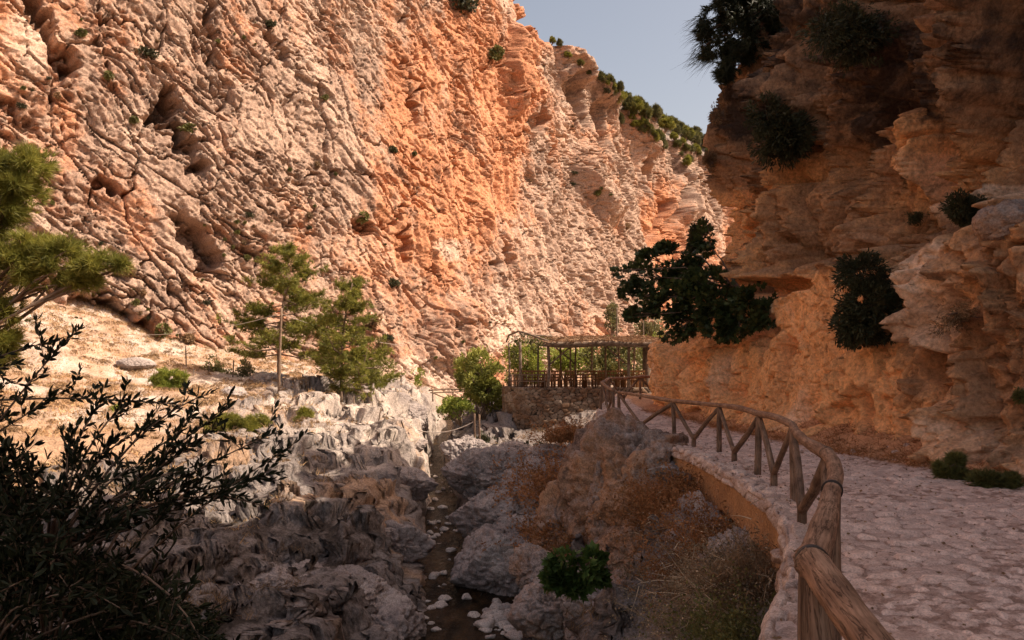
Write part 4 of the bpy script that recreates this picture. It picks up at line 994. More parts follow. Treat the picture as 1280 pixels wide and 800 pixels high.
# ---------------------------------------------------------------- oleander in the near left corner
def oleander():
    rng=np.random.RandomState(120)
    base=np.array([-4.6,5.6,-3.4]);root=empty('oleander_bush',base,'black-green oleander branches filling the lower left corner in the shade','bush')
    ends=[(98,412,6.2),(60,428,6.3),(20,455,6),(5,480,5.6),(62,500,5.8),(78,540,5.6),(40,590,5.2),(12,560,5.2),(125,505,5.8),(165,500,6),(150,545,5.7),(195,530,6),(215,505,6),
          (238,515,6.2),(262,492,6.2),(285,510,6.2),(275,530,6.2),(180,580,5.6),(215,590,5.7),(120,600,5.2),(345,540,6.4),(362,560,6.4),(350,590,6.4),(322,598,6.3),(305,620,6.3),(328,632,6.3),(270,600,6.2),
          (205,640,5.6),(170,640,5.2),(80,620,5),(30,640,4.8),(140,660,5),(200,690,5.4),(100,700,4.8),(60,680,4.7),(20,700,4.6),(160,720,5),
          (0,620,4.8),(-20,560,5),(-20,660,4.6),(90,740,4.6),(150,760,4.6),(40,760,4.5),(0,740,4.4),(-30,500,5.6),(110,640,5),(55,650,4.9),(185,610,5.5),(240,560,6),(100,560,5.5),(10,520,5.7)]
    rr=random.Random(4)
    for k in range(190):
        u=rr.uniform(-60,300);v=rr.uniform(560,860)
        if v<545+u*.85:continue
        ends.append((u,v,rr.uniform(4.6,6.4)))
    br=[];P=[];D=[]
    hub=[at(-60,760,5.6),at(60,820,5.4),at(-20,840,5.0),at(-140,620,5.6),at(-180,520,5.9),at(-120,700,5.2),at(60,700,5.6)]
    for (u,v,Y) in ends:
        e=at(u,v,Y);h=min(hub,key=lambda q:(np.linalg.norm(q-e)+rr.uniform(0,1.3)) if np.linalg.norm(q-e)>.35 else 9)
        m=(h+e)/2+np.array([rng.normal()*.12,rng.normal()*.1,rng.uniform(.0,.28)*np.linalg.norm(e-h)+.03])
        t=np.linspace(0,1,9)[:,None]
        c=h*(1-t)**2+2*m*t*(1-t)+e*t*t
        br.append(tube(c-base,np.linspace(.013,.0035,9),5,0,0,False))
        L=np.linalg.norm(e-h)
        tw=[(c[3:],1.0)]
        for k in range(rng.randint(3,6)):
            t0=rng.uniform(.35,.95);i=int(t0*8);q=c[i]*(1-(t0*8-i))+c[min(i+1,8)]*(t0*8-i)
            d=(e-h)/L+rng.normal(size=3)*.85+np.array([0,0,.25]);d/=np.linalg.norm(d)
            l=rng.uniform(.10,.30)
            tt=np.linspace(0,1,4)[:,None]
            s=q+d*l*tt+np.array([0,0,.03])*tt**2
            br.append(tube(s-base,np.linspace(.004,.002,4),4,0,0,False));tw.append((s,.6))
        for s,_ in tw:
            ls=np.linalg.norm(s[-1]-s[0]);nn=max(3,int(ls/.046))
            for t1 in np.linspace(.15,1,nn):
                x=t1*(len(s)-1);i=min(int(x),len(s)-2);q=s[i]*(1-(x-i))+s[i+1]*(x-i)
                td=s[i+1]-s[i];td/=np.linalg.norm(td)+1e-9
                if _==1.0 and rng.rand()<.45*(1-t1):continue
                for j in range(3):
                    P.append(q);D.append(td*(.55+.6*t1)+rng.normal(size=3)*.55+np.array([0,0,.12]))
    put('branches',br,M_BARK,root)
    P=np.array(P)-base;D=np.array(D)
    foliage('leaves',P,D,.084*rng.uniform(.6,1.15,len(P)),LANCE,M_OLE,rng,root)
oleander()
# bare twigs rising from the bush
rng=np.random.RandomState(121)
# ---------------------------------------------------------------- ground cover
def cover():
    rng=np.random.RandomState(130)
    flat=G.reshape(-1,3)
    # meadow points by area: sample uniformly in plan
    n=15000
    X=rng.uniform(-34,-6,n);Yy=rng.uniform(17,58,n)
    u=640+1000*X/Yy
    m=(u>-60)&(X<-10+2.5*rng.normal(size=n))
    m|=(rng.rand(n)<.10)&(u>-60)&(X<-5)
    X=X[m];Yy=Yy[m]
    P=[]
    Gx=G[:,:,0];Gy=G[:,0,1]
    for x,y in zip(X,Yy):
        i=min(np.searchsorted(G[:,400,1],y),len(G)-1);row=G[i]
        j=min(np.searchsorted(row[:,0],x),len(row)-1);P.append(row[j])
    P=np.array(P)
    P=P[pn(P[:,0]*.25,P[:,1]*.25,0,77)>-.35*rng.rand(len(P))-.1]
    k=9;PP=np.repeat(P,k,0);nn=len(PP)
    PP=PP+rng.normal(size=(nn,3))*np.array([.10,.10,.0])
    D=rng.normal(size=(nn,3))*.6;D[:,2]=1
    V,F,lr,_,_=ribbons(PP,D,rng.uniform(.10,.30,nn),.014,.25,rng,2)
    o=mesh_np('dry_grass',V,F,M_STRAW,None,False,{'lr':lr});tag(o,'dry straw coloured grass tufts over the far bank meadow','grass',kind='stuff')
    # cushions of low brown scrub
    idx=rng.choice(len(P),1500,replace=False);C=P[idx];s=rng.uniform(.10,.32,len(C))
    kk=26;d=rng.normal(size=(len(C)*kk,3));d/=np.linalg.norm(d,axis=1)[:,None];d[:,2]=np.abs(d[:,2])
    PP=np.repeat(C,kk,0)+d*np.repeat(s,kk)[:,None]*np.array([1,1,.6])
    V,F,lr=leaf_mesh(PP,d+rng.normal(size=d.shape)*.5,.10,TUFTW,rng)
    o=mesh_np('low_scrub',V,F,M_BRN,None,False,{'lr':lr});tag(o,'low brown scrub cushions scattered over the far bank','scrub',kind='stuff')
    # dry plants in the cracks of the rocks and along the foot of the wall
    Q=[]
    for _ in range(1500):
        x=rng.uniform(-9,3);y=rng.uniform(12,44)
        u_=640+1000*x/y
        if not(150<u_<760):continue
        if pn(x*.5,y*.5,0,55)<.10:continue
        if -4.4-.02*y<x<-.0-.06*(y-20):continue
        i=min(np.searchsorted(G[:,400,1],y),len(G)-1);row=G[i];j=min(np.searchsorted(row[:,0],x),len(row)-1);Q.append(row[j])
    Q=np.array(Q);k=26;PP=np.repeat(Q,k,0)+rng.normal(size=(len(Q)*k,3))*np.array([.13,.13,.02])
    D=rng.normal(size=PP.shape)*.7;D[:,2]=.9
    V,F,lr,_,_=ribbons(PP,D,rng.uniform(.10,.34,len(PP)),.009,.25,rng,2)
    o=mesh_np('crevice_plants',V,F,M_BRN,None,False,{'lr':lr});tag(o,'dry brown plants growing in cracks of the grey rocks','plants',kind='stuff')
    Q=[]
    for _ in range(2600):
        y=rng.uniform(4,26);x=cliff_x(y)-rng.uniform(-.25,1.35)
        Q.append([x,y,.10+path_z(y)+.45*ss(x-cliff_x(y),-.9,.6)])
    Q=np.array(Q);k=5;PP=np.repeat(Q,k,0)+rng.normal(size=(len(Q)*k,3))*np.array([.07,.07,.0])
    D=rng.normal(size=PP.shape);D[:,2]=.7
    V,F,lr,_,_=ribbons(PP,D,rng.uniform(.05,.22,len(PP)),.006,.25,rng,2)
    o=mesh_np('dry_weeds',V,F,M_RUST,None,False,{'lr':lr});tag(o,'dry orange weeds and litter along the foot of the wall','weeds',kind='stuff')
    n=2600;y=rng.uniform(3.5,22,n);x=edge_x(y)+rng.uniform(.05,1,n)**1.7*(cliff_x(y)-edge_x(y)-.2)
    x=np.where(rng.rand(n)<.5,x,cliff_x(y)-rng.rand(n)**1.5*1.6)
    Pq=np.stack([x,y,path_z(y)+.05+.45*ss(x-cliff_x(y),-.9,.6)],1);D=rng.normal(size=Pq.shape);D[:,2]=rng.normal(size=n)*.15
    V,F,lr=leaf_mesh(Pq,D,rng.uniform(.02,.05,n),OVAL,rng)
    o=mesh_np('leaf_litter',V,F,M_BRN,None,False,{'lr':lr});tag(o,'small dry brown leaves lying over the cobbled path','leaf litter',kind='stuff')
cover()
# ================================================================ ROCKS
def boulder(label,c,s,seed,mat=None,rz=0.0,strata=.0,planes=18,rough=1.0,name='boulder',zr=0.0,zg=.3,zb=.1,res=(110,64),vert=0.0,group=None,cat='boulder'):
    rng=np.random.RandomState(seed)
    th=np.linspace(0,2*np.pi,res[0],endpoint=False);ph=np.linspace(.02,np.pi-.02,res[1])
    Ph,Th=np.meshgrid(ph,th,indexing='ij')
    D=np.stack([np.sin(Ph)*np.cos(Th),np.sin(Ph)*np.sin(Th),np.cos(Ph)],-1)
    r=np.full(Ph.shape,1.25)
    for k in range(planes):
        n=rng.normal(size=3);n/=np.linalg.norm(n);d=rng.uniform(.72,1.0)
        q=D@n;r=np.minimum(r,np.where(q>.05,d/np.maximum(q,.05),9))
    r=r*.92+.08
    P=D*r[...,None]*np.array(s)
    x,y,z=P[...,0]+seed,P[...,1],P[...,2]
    m=min(s)
    dd=.24*m*fbm(x*1.1/m,y*1.1/m,z*1.3/m,4,seed%40)+.10*m*rough*fbm(x*2.6/m,y*2.6/m,z*3.0/m,5,seed%40+5,True,.6)-.10*m*rough*ss(fbm(x*1.3/m,y*1.3/m,z*1.6/m,3,seed%40+13,True),.55,.85)
    dd+=vert*m*.22*fbm(x*1.6/m,y*1.6/m,z*.35/m,4,seed%40+17,True)
    dd-=.09*m*rough*(1-ss(np.abs(fbm(x*.9/m,y*.9/m,z*.7/m,4,seed%40+21)),0,.05))
    dd+=strata*m*.05*fbm(x*.5/m,y*.5/m,z*3.2/m+.8*x/m,4,seed%40+9,True,.65)
    P=P+D*dd[...,None]
    ca,sa=math.cos(rz),math.sin(rz)
    P=np.stack([P[...,0]*ca-P[...,1]*sa,P[...,0]*sa+P[...,1]*ca,P[...,2]],-1)
    V=P.reshape(-1,3);n0=res[0]
    i=np.arange(res[1]-1)[:,None]*n0;j=np.arange(n0)[None]
    F=np.stack([i+j,i+n0+j,i+n0+(j+1)%n0,i+(j+1)%n0],-1).reshape(-1,4)
    nv=len(V);V=np.concatenate([V,P[0].mean(0)[None],P[-1].mean(0)[None]])
    jj=np.arange(n0);top=np.stack([np.full(n0,nv),jj,(jj+1)%n0],1);bo=np.stack([(res[1]-1)*n0+jj,np.full(n0,nv+1),(res[1]-1)*n0+(jj+1)%n0],1)
    xx,yy,zz=V[:,0]+seed,V[:,1],V[:,2]
    zone=np.stack([zr+.7*fbm(xx*.8,yy*.8,zz*.8,3,seed%30),zg+.7*fbm(xx*.6,yy*.6,zz*.6,3,seed%30+3),zb+.7*fbm(xx*1.2,yy*1.2,zz*.5,3,seed%30+6)],-1)
    o=mesh_np(name,V,[F,top,bo],mat or M_BOULDER,None,True,{'zone':zone},c)
    return tag(o,label,cat,group)
# outcrop under the far half of the path
boulder('massive brown rock outcrop carrying the path, left of the slab',at(800,622,17.6),(1.15,1.5,1.45),201,rz=.3,planes=14,zr=.55,zg=.05,zb=.42,res=(300,220),rough=1.2,vert=1.0)
boulder('upright pale rock rib on the left side of the big outcrop',at(752,640,17.3),(.42,.8,1.35),202,planes=12,zr=.5,zg=.3,zb=.15,res=(190,170),vert=.8)
boulder('flat grey rock capping the outcrop right under the kerb',at(842,592,16.6),(.55,.6,.32),203,planes=12,zr=.1,zg=.4,zb=.3,res=(160,90))
boulder('rounded brown rock at the right foot of the big outcrop',at(795,688,16.2),(.8,.7,.62),204,planes=12,zr=.6,zg=.15,zb=.3,res=(170,100))
boulder('sloping reddish rock left of the pale rib above the stream',at(712,668,18.3),(.75,.9,1.0),205,planes=12,zr=.7,zg=.1,zb=.15,res=(170,110),rough=1.3)
low=[('steep brown rock face under the middle of the path slab',885,705,13.4,.75,.8,.95),('rough ochre rock face under the near end of the slab',935,745,11.2,.55,.7,.75),('dark cracked rock low in the hollow under the slab',865,775,12.6,.6,.6,.6),('blocky pale rock at the lower edge, right beside the stream stones',690,760,15.0,.62,.6,.72),('blocky brown rock under the fig plant',742,770,14.6,.55,.6,.62),
     ('cracked grey rock in the bottom middle, right of the fig plant',790,745,14.4,.5,.5,.42),('angular ochre rock with a flat top under the outcrop',838,722,14.0,.42,.45,.32),
     ('dark cracked block at the bottom edge below the angular ochre rock',815,790,13.6,.6,.5,.5),('upright reddish block at the bottom edge, left of the grey brush',872,780,12.8,.42,.5,.6),
     ('small pale block between the fig plant and the reddish rock',668,712,16.2,.4,.45,.42),('grey block at the bottom edge under the blocky brown rock',748,815,13.6,.55,.5,.5)]
for i,(l,u,v,Y,a,b_,c_) in enumerate(low):
    boulder(l,at(u,v,Y),(a,b_,c_),210+i,planes=14,zr=.35,zg=.25,zb=.22,res=(170,120),rz=i*.7,rough=1.3,vert=.5)
gr=[('big smooth grey boulder beside the stream, lowest of the boulder pile',632,700,21.8,1.35,1.7,1.0),('grey layered boulder behind the lowest big one, narrowing the stream',618,640,25.5,1.25,1.8,.95),
    ('dark layered boulder in the middle of the gorge',612,588,30,1.35,2.0,1.0),('pale rounded boulder at the upper end of the boulder pile',590,560,35,1.1,1.5,.7),
    ('broad grey boulder right of the dark layered one',668,605,27.5,1.35,1.6,.95),('sloping grey boulder just under the terrace corner',690,568,32,1.3,1.4,.7),
    ('flat grey boulder under the middle of the terrace wall',640,562,34,1.0,1.2,.5),('small grey boulder under the right part of the terrace wall',725,560,31,.7,.8,.5),
    ('low grey boulder between the two biggest of the pile',655,658,23.5,.9,1.0,.7)]
for i,(l,u,v,Y,a,b_,c_) in enumerate(gr):
    boulder(l,at(u,v+6,Y),(a*.86,b_*.8,c_*.86),230+i,planes=13,zr=-.3,zg=.3,zb=.25,res=(230,150),rz=.3+i*.4,strata=1.3,rough=1.1)
lb=[('smooth grey rock slab falling to the stream at the bottom of the view',462,785,18.5,1.05,2.0,.85),('grey rock lip above the left side of the stream',478,680,23,.7,1.4,.7),
    ('rounded sunlit rock at the left rim of the stream gorge',490,608,29,.8,1.5,.6),('sunlit pale rock at the far left rim of the gorge',490,560,35,1.0,1.5,.55),
    ('pale lumpy rock on the upper left rim, nearest the terrace tree',512,522,43,1.0,1.4,.7),('shaded rock shelf with a pale top left of the stream',385,745,19,1.6,1.2,.55),
    ('long shaded rock ledge in the middle of the left bank',300,665,22,2.0,1.1,.45),('pale flat rock lying at the edge of the shade',232,608,25,1.1,.8,.3),
    ('grey rock block below the long shaded ledge',330,735,18,.9,.8,.5),('broken grey rocks at the rim of the left bank hollow',430,660,24,1.1,1.0,.6),
    ('pale rock hump left of the sunlit rim',430,545,35,1.6,1.4,.6),('white boulder in the meadow in front of the fence posts',290,494,39,.85,.6,.35),
    ('grey boulder in the meadow behind the utility pole',338,478,44,1.2,.8,.6),('low pale rock in the dry meadow at the left',60,520,32,1.2,.7,.3),
    ('low rock in the dry meadow nearest the cliff foot',170,455,42,.9,.6,.3),('pale rock outcrop right of the pines',480,500,44,1.3,1.2,.5)]
for i,(l,u,v,Y,a,b_,c_) in enumerate(lb):
    boulder(l,at(u,v,Y),(a,b_,c_),250+i,planes=11,zr=-.1,zg=.45,zb=.15,res=(200,120),rz=.5+i*.5,strata=.8,rough=1.4)
boulder('pale rounded boulder resting on the ledge at the right edge',surf_at(RC,1262,262,8)+np.array([.1,.1,-.12]),(.48,.42,.30),280,M_BOULDER,planes=22,zr=.5,zg=.6,zb=-.1)
# stones of the stream
rs=random.Random(12)
for i in range(120):
    if i<40:
        u=rs.uniform(600,662);v=rs.uniform(752,790);Y=(4.45+EYE-.25)/((v-HZ)/1000)
    else:
        v=rs.uniform(600,790);Y=6.0/((v-HZ)/1000)*.98
        yy=sorted(ST);cl_=np.interp(Y,yy,[ST[y][5][0] for y in yy]);cr_=np.interp(Y,yy,[ST[y][6][0] for y in yy])
        u=640+1000*rs.choice([cl_+rs.uniform(-.1,.5),cr_-rs.uniform(-.2,.5),rs.uniform(cl_,cr_)])/Y
    p=at(u,v,Y);p[2]=np.interp(Y,sorted(ST),[ST[y][5][1] for y in sorted(ST)])+.2
    a=rs.choice([.04,.06,.08,.1,.14,.2,.26])*rs.uniform(.8,1.2)
    if i>=40 and a>.2:a*=.6
    boulder('pale water-worn stone lying at the edge of the stream',p,(a,a*rs.uniform(.6,1),a*rs.uniform(.45,.7)),300+i,planes=10,zr=-.4,zg=.9,zb=-.2,res=(28,16),name='stone',group='stones in the stream',rz=rs.uniform(0,3),cat='stone')
# loose stones on the path
for i in range(80):
    y=rs.uniform(5,16);x=rs.uniform(edge_x(y)+.2,cliff_x(y)-.3);a=rs.uniform(.02,.05)
    if i%4:x=cliff_x(y)-rs.uniform(.1,1.1);a*=rs.uniform(1,2.6)
    boulder('small loose stone lying on the path or at the dusty foot of the wall',(x,y,.055+a*.2+float(.45*ss(x-cliff_x(y),-.9,.6))),(a,a*.8,a*.6),400+i,M_KERB,planes=9,zg=.6,res=(18,10),name='loose_stone',group='loose stones on the path',rz=rs.uniform(0,3),cat='stone')
# ================================================================ RAILING
M_LOG=woodmat('weathered_log',(.20,.115,.072),(.38,.235,.155),1.0)
M_POST=woodmat('dark_post_wood',(.13,.085,.06),(.27,.18,.125),1.0)
M_IRON=plain('rusty_iron_band',(.035,.025,.02),.6,.4)
J=[(3.08,23.1),(3.62,18.0),(4.02,15.5),(3.80,12.3),(3.42,9.75),(2.50,6.35),(1.76,4.40),(1.03,2.74),(.79,1.55),(.62,.2),(.5,-2.0),(.3,-4.2)]
def jz(p):return path_z(p[1])
def railing(name,label,J,rail_r,thick,bands,seed,H=.95,stub=True):
    rng=np.random.RandomState(seed)
    root=empty(name,(J[0][0],J[0][1],jz(J[0])),label,'railing');o=np.array(root.location)
    K=[np.array([x,y,path_z(y)]) for x,y in J]
    for i in range(len(K)-1):
        a=K[i]+[0,0,H];b=K[i+1]+[0,0,H];d=b-a;L=np.linalg.norm(d);d/=L
        a=a-d*.05;b=b+d*.05
        t=np.linspace(0,1,7);c=a[None]*(1-t)[:,None]+b[None]*t[:,None]
        c[:,2]+=np.sin(t*np.pi)*rng.uniform(-.03,.03);s=np.array([-d[1],d[0],0]);c+=s[None]*(np.sin(t*np.pi)*rng.uniform(-.05,.05))[:,None]
        r=rail_r[i] if hasattr(rail_r,'__len__') else rail_r
        tp=np.linspace(1.08,.92,7) if i%2 else np.linspace(.92,1.08,7)
        put('rail',[tube(c-o,r*tp*(1+.04*rng.normal(size=7)),22,.20,seed+i,True,8)],M_LOG,root)
        if i in bands:
            q=np.stack([a+d*.03,a+d*.075]);put('metal_band',[tube(q-o,r*1.16,20,0,0,True)],M_IRON,root)
        # braces to the short post in the middle of the bay
        mid=(K[i]+K[i+1])/2+np.array([rng.normal()*.03,rng.normal()*.05,0])
        n=np.array([d[1],-d[0],0])
        if stub:
            put('short_post',[tube(np.array([mid+[0,0,-.12],mid+[0,0,.30]])-o,[.052,.047],12,.15,seed+40+i,True,4)],M_POST,root)
        for k in (0,1):
            top=K[i+k]+np.array([0,0,H-.07])+d*(.07 if k==0 else -.07)
            bot=mid+np.array([0,0,.22 if stub else .05])-d*(.05 if k==0 else -.05)
            w=thick*rng.uniform(.85,1.1)
            put('brace',[tube(np.array([top,(top+bot)/2+rng.normal(size=3)*.012,bot])-o,[w*.9,w,w*1.05],12,.18,seed+60+2*i+k,True,5)],M_POST,root)
    for i,p in enumerate(K):
        ln=rng.normal(size=2)*.03
        put('post',[tube(np.array([p+[ln[0],ln[1],-.15],p+[ln[0]*.5,ln[1]*.5,H*.5],p+[0,0,H-.02]])-o,np.array([1.12,1.0,.95])*thick*1.12,14,.2,seed+90+i,True,8)],M_POST,root)
    return root
railing('log_railing','rustic log railing with crossed braces along the drop beside the cobbled path',J,[.042,.043,.045,.047,.049,.050,.050,.049,.048,.048,.048],.043,(5,6,7),500)
J2=[(3.0,23.7),(3.02,26.9),(3.55,29.3),(4.85,30.3),(6.3,31.2),(8.2,32.6)]
railing('log_railing','darker far log railing turning right in front of the terrace',J2,.05,.043,(),600)
# ================================================================ TERRACE AND PERGOLA
TW=[(-.15,47),(-.45,44.5),(-.38,42.4),(.35,40.9),(1.72,40.0),(4.7,40.3),(8.2,40.9),(13,42)]
M_WALLS=rockmat('rubble_masonry',(.17,.125,.095),(.22,.135,.085),(.30,.24,.19),(.035,.028,.022),sc=2.2,bump=.6,dist=.04)
def terrace():
    s,P,T=resample(TW,lambda x,y:.045)
    N=np.stack([T[:,1],-T[:,0]],1);h=np.linspace(-2.6,.80,78)
    Sg,Hg=np.meshgrid(s.astype(f32),h.astype(f32),indexing='ij')
    wu=.5*fbm(Sg*1.5,Hg*1.5,0,2,701)
    F1,F2,r,tl=facet(Sg/.33+wu,Hg/.19+wu*.6,71)
    d=(1-(1-np.clip((F2-F1)/.3,0,1))**2)*(.05+.09*r)+.03*fbm(Sg*3,Hg*3,0,3,703)
    X=P[:,0][:,None]+N[:,0][:,None]*d;Y=P[:,1][:,None]+N[:,1][:,None]*d;Z=Hg+0*X
    # coping
    X=np.concatenate([X,X[:,-1:]-N[:,:1]*.4],1);Y=np.concatenate([Y,Y[:,-1:]-N[:,1:]*.4],1);Z=np.concatenate([Z,Z[:,-1:]+.02],1)
    zone=np.stack([.2+.6*r,.1+.8*hsh(np.floor(r*999).astype(np.int64),3,5),.85-1.1*np.clip((F2-F1)/.22,0,1)+.3*(r<.2)],-1)
    zone=np.concatenate([zone,zone[:,-1:]],1).reshape(-1,3)
    o=mesh_np('stone_wall',np.stack([X,Y,Z],-1).reshape(-1,3),[gridF(len(s),79)],M_WALLS,None,True,{'zone':zone})
    tag(o,'curved rubble stone retaining wall carrying the pergola terrace','wall')
    # floor
    v=np.array([(x,y,.70) for x,y in TW]+[(14,58,.7),(0,58,.7)]);v[:8,:2]+=0
    o=mesh_np('terrace_floor',v,[np.array([[0,1,2,3,4,5,6,7,8,9]])],plain('terrace_paving',(.32,.24,.18)),None,False)
    tag(o,kind='structure')
terrace()
M_PPOST=woodmat('pergola_wood',(.13,.095,.07),(.27,.20,.15),.6)
M_REED=leafmat('reed_mat',(.22,.135,.085),(.40,.26,.18),.1,.9,.1)
def pergola():
    root=empty('pergola',(3.5,44,.72),'long timber pergola with a reed roof over the dining tables on the terrace','pergola');o=np.array(root.location)
    rng=np.random.RandomState(720)
    def rz_(x,y):return 3.0+(y-40)*.068+.04*math.sin(x*1.7)
    posts=[(636,44.5),(650,41.5),(673,46),(685,40.3),(700,46),(713,49),(720,44.5),(757,45),(773,48),(786,40.5),(793,46),(821,50),(740,50)]
    for u,Y in posts:
        x=(u-640)*Y/FP;t=rz_(x,Y) if u>660 else 3.15
        put('post',[tube(np.array([[x,Y,.68],[x+rng.normal()*.03,Y,1.9],[x,Y,t]])-o,[.085,.08,.075] if Y<42 else [.06,.055,.05],9,.15,rng.randint(99),True,5)],M_PPOST,root)
    x=(809-640)*42/FP
    put('post',[tube(np.array([[x,42,.68],[x,42,3.1]])-o,.24,12,.12,7,True,6)],M_PPOST,root)
    # diagonal struts
    for u,Y,dx in [(688,40.3,1),(783,40.5,-1),(720,44.5,-1)]:
        x=(u-640)*Y/FP;put('strut',[tube(np.array([[x,Y,2.0],[x+dx*1.1,Y+.05,2.95]])-o,.04,7,.1,3,True,3)],M_PPOST,root)
    # beams
    for Y in (40.3,44.5,49.5):
        x0=(684-640)*Y/FP;x1=(828-640)*Y/FP;xx=np.linspace(x0-.2,x1,7)
        put('beam',[tube(np.stack([xx,np.full(7,Y),[rz_(a,Y)-.08+rng.normal()*.015 for a in xx]],1)-o,.07,9,.1,int(Y),True,4)],M_PPOST,root)
    fr=[[at(633,427,45),at(636,419,44),at(648,414,41.5),at(662,418,41),at(690,428,40.2)],[at(636,430,44.5),at(650,418,47),at(690,420,48)],[at(650,416,41.5),at(655,421,46)],[at(668,420,41),at(672,424,47)]]
    for f in fr:put('beam',[tube(np.array(f)-o,.05,7,.12,5,True,4)],M_PPOST,root)
    x0=1.7;xx=np.linspace(x0,8.2,7);put('beam',[tube(np.stack([xx,np.full(7,39.75),[rz_(a,39.75)+.02 for a in xx]],1)-o,.12,9,.15,9,True,4)],M_PPOST,root)
    # rafters
    for x in np.arange(2.3,8.3,.62):
        yy=np.array([39.9,44,50.3]);put('rafter',[tube(np.stack([x+0*yy,yy,[rz_(x,q) for q in yy]],1)-o,.035,6,.1,2,True,3)],M_PPOST,root)
    # reed roof: a thick mat of reeds, uneven at the edge
    n=11000
    X=rng.uniform(1.75,8.2,n);Y=39.8+10.8*rng.rand(n)**1.0;Z=np.array([rz_(a,b) for a,b in zip(X,Y)])+.06+rng.rand(n)*.05+.10*fbm(X*.8,Y*.5,0,3,731)
    D=np.stack([rng.normal(size=n)*.35,rng.choice([-1,1],n)*1.0,.068*np.ones(n)+rng.normal(size=n)*.05],1)
    V,F,lr,_,_=ribbons(np.stack([X,Y,Z],1)-o,D,rng.uniform(.5,1.1,n),.03,.03,rng,2)
    mesh_np('reed_roof',V,F,M_REED,root,False,{'lr':lr})
    xs=np.linspace(1.8,8.2,40);ys=np.linspace(39.8,50.6,30);Xg,Yg=np.meshgrid(xs,ys,indexing='ij')
    top=3.06+(Yg-40)*.068+.04*np.sin(Xg*1.7)+.03*fbm(Xg*2,Yg*2,0,3,733)
    Vt=np.stack([Xg,Yg,top],-1).reshape(-1,3)-o
    m=mesh_np('roof_mat',Vt,[gridF(40,30,True)],M_REED,root,True,{'lr':np.random.RandomState(1).rand(1200)*.5})
    md=m.modifiers.new('thickness','SOLIDIFY');md.thickness=.05
    # climbing vine on the open left bay
    cl=[A(655,424,43,20,16,6),A(645,440,43,8,8,14),A(668,432,44,10,10,8),A(680,426,43,10,10,5)]
    P,d=sample_clumps(np.array(cl),700,rng,.1,-.2,2,5)
    foliage('vine',P-o,d+np.array([0,0,-.4]),.13,OVAL,M_SHRUB,rng,root)
pergola()
# tables and chairs
M_TW=woodmat('table_wood',(.20,.095,.04),(.34,.17,.075),1)
def table():
    r=empty('dining_table',(0,0,0),'x','table','dining tables under the pergola')
    put('tabletop',[box((0,-.27+.135*k,.74),(1.3,.125,.035)) for k in range(5)],M_TW,r,False)
    for a in (-.55,.55):
        for b in (-.26,.26):put('leg',[box((a,b,.36),(.06,.06,.72))],M_TW,r,False)
    return r
def chair():
    r=empty('wooden_chair',(0,0,0),'x','chair','chairs around the terrace tables')
    put('seat',[box((0,0,.45),(.42,.42,.035))],M_TW,r,False)
    put('backrest',[box((-.17,.2,.72),(.04,.035,.54)),box((.17,.2,.72),(.04,.035,.54)),box((0,.2,.93),(.30,.03,.09)),box((0,.2,.76),(.30,.025,.06)),box((0,.2,.6),(.30,.025,.06))],M_TW,r,False)
    for a in (-.18,.18):
        for b in (-.18,.18):put('leg',[box((a,b,.216),(.04,.04,.432))],M_TW,r,False)
    return r
t0=table();c0=chair();ft=fc=True
tl=[(.75,42.6,.2,'table nearest the curved left end of the terrace wall'),(1.9,41.4,0,'table just behind the wall corner post'),(3.3,41.5,.05,'table behind the middle of the terrace wall'),(4.9,41.7,0,'table behind the right part of the terrace wall'),
    (1.2,45,.1,'second-row table at the left of the terrace'),(2.9,44.8,0,'second-row table in the middle of the terrace'),(4.6,45.2,.1,'second-row table at the right of the terrace'),(6.4,42.4,0,'table beside the thick dark pergola post'),(6.6,45.6,0,'second-row table behind the thick dark post')]
for x,y,a,l in tl:
    t=t0 if ft else copy_tree(t0);ft=False
    t.location=(x,y,.703);t.rotation_euler=(0,0,a);t['label']='brown wooden '+l
    for k,(dx,dy,ra) in enumerate([(-.33,-.55,math.pi),(.33,-.55,math.pi),(-.33,.55,0),(.33,.55,0)]):
        c=c0 if fc else copy_tree(c0);fc=False
        ca,sa=math.cos(a),math.sin(a)
        c.location=(x+dx*ca-dy*sa,y+dx*sa+dy*ca,.703);c.rotation_euler=(0,0,a+ra+.1*math.sin(k*7+x))
        c['label']=('near' if dy<0 else 'far')+' side '+('left' if dx<0 else 'right')+' wooden chair of the '+' '.join(l.split()[:9])
# thin railing at the left end of the terrace
r_=empty('terrace_railing',(.2,42,.72),'thin dark railing on the curved left end of the terrace wall','railing');o_=np.array(r_.location)
pp=[(-.15,44.6),(-.12,43.4),(-.05,42.6),(.35,41.5),(.9,40.85),(1.65,40.3)]
for z in (1.12,1.45):put('rail',[tube(np.array([(x,y,z) for x,y in pp])-o_,.025,6,0,0,True,2)],M_PPOST,r_)
for k in range(13):
    t=k/12*5;i=min(int(t),4);f=t-i;x=pp[i][0]*(1-f)+pp[i+1][0]*f;y=pp[i][1]*(1-f)+pp[i+1][1]*f
    put('baluster',[tube(np.array([(x,y,.70),(x,y,1.47)])-o_,.025,6)],M_PPOST,r_)
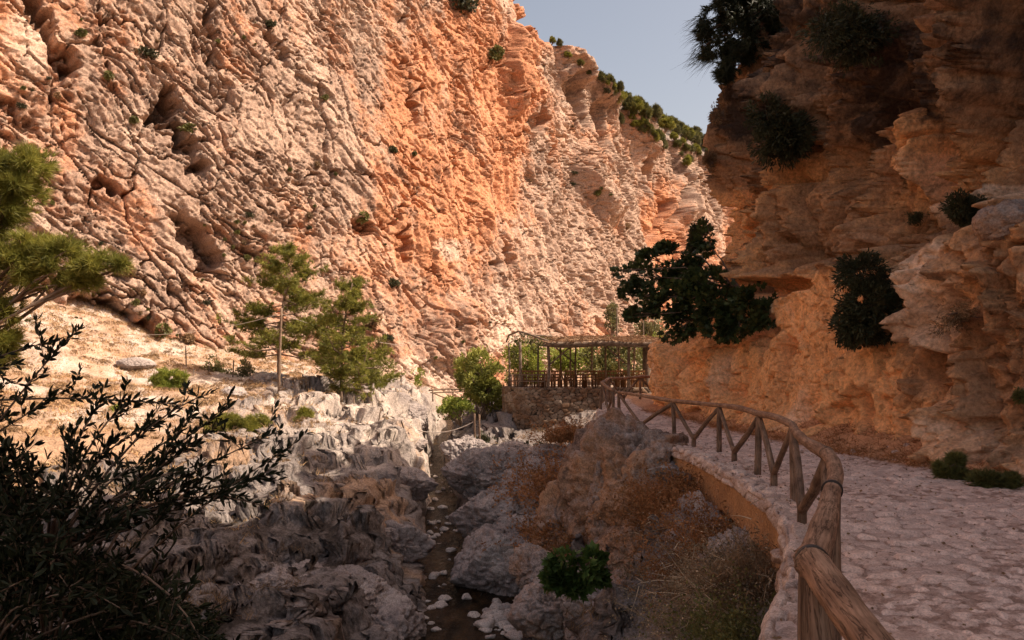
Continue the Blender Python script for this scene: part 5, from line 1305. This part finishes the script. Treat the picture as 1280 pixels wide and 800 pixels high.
# ================================================================ FAR BANK TIMBER
def post(label,u,v0,v1,Y,r,name='fence_post',cat='post',group=None,mat=None,du=0):
    b=at(u,v1,Y);t=at(u+du,v0,Y);g=gz(b[0],b[1]);
    if abs(g-b[2])<1.2:b[2]=min(b[2],g)-.1
    o=put(name,[tube(np.array([b,(b+t)/2+[.02,0,0],t])-b,[r*1.1,r,r*.85],8,.12,int(u),True,4)],mat or M_PPOST,None,True,b)
    return tag(o,label,cat,group)
root=empty('utility_pole',at(348,505,40),'thin wooden utility pole with a slack wire, in front of the pines','pole');o_=np.array(root.location)
M_POLE=woodmat('bleached_pole',(.19,.13,.09),(.30,.21,.15),.6)
put('pole',[tube(np.array([at(348,508,40),at(350,440,40),at(352,385,40)])-o_,[.07,.06,.05],9,.1,3,True,5)],M_POLE,root)
def wire(a,b,sag):
    t=np.linspace(0,1,14)[:,None];c=a*(1-t)+b*t;c[:,2]-=sag*4*(t*(1-t))[:,0];return c
M_WIRE=plain('pale_cable',(.5,.42,.36),.6)
put('wire',[tube(wire(at(351,392,40),at(160,418,44),.35)-o_,.012,4)],M_WIRE,root)
put('wire',[tube(wire(at(351,392,40),at(505,432,58),.25)-o_,.012,4)],M_WIRE,root)
for i,(u,v0,v1,Y,l) in enumerate([(233,432,482,45,'weathered reddish post at the left end of the small meadow fence'),(240,462,492,43,'short post just right of the reddish one'),(262,452,482,45,'grey post third from the left of the meadow fence'),
    (290,450,480,45,'grey post in the middle of the meadow fence, above the white boulder'),(313,452,478,46,'grey post of the meadow fence left of the pole'),(338,470,500,42,'thin stake just left of the utility pole'),
    (378,478,504,41,'thin stake leaning just right of the utility pole'),(381,476,503,41,'thin upright stake beside the leaning one right of the pole'),(443,495,520,38,'short stake under the small young pine')]):
    post(l,u,v0,v1,Y,.04,group='posts on the far bank',du=(2 if i%2 else -1))
post('leaning thin stake on the pale rock right of the pines',469,510,545,34,.03,group='posts on the far bank',du=7)
# rope barrier across the head of the gorge
root=empty('rope_barrier',at(597,555,37),'sagging rope on two thin dark posts across the head of the gorge','barrier');o_=np.array(root.location)
for u,v0,v1 in [(594,517,552),(600,518,556)]:
    put('post',[tube(np.array([at(u-1,v0,37),at(u,v1+8,37)])-o_,.045,7,.1,3,True,4)],M_POST,root)
put('rope',[tube(wire(at(523,538,37),at(594,526,37),.28)-o_,.022,5)],M_WIRE,root)
# timber footbridge
root=empty('timber_footbridge',at(562,500,52),'small grey timber footbridge at the head of the gorge','footbridge');o_=np.array(root.location)
put('rail',[tube(np.array([at(536,488,52),at(560,486,52.5),at(586,487,53)])-o_,.06,7,.15,3,True,4)],M_POLE,root)
put('rail',[tube(np.array([at(538,491,51),at(562,490,51.5),at(586,489,52)])-o_,.05,7,.15,3,True,4)],M_POLE,root)
put('brace',[tube(np.array([at(541,491,51),at(555,497,51.5),at(584,497,52)])-o_,.045,7,.15,3,True,4)],M_POLE,root)
put('post',[tube(np.array([at(566,487,52),at(567,504,52)])-o_,.05,7,.1,3,True,4)],M_POLE,root)
put('post',[tube(np.array([at(541,487,52),at(541,502,52)])-o_,.05,7,.1,3,True,4)],M_POLE,root)
post('thin grey pole standing behind the pergola roof',771,384,440,56,.05,'slender_pole','pole')
post('thin grey pole behind the right end of the pergola roof',804,392,440,56,.04,'slender_pole','pole')
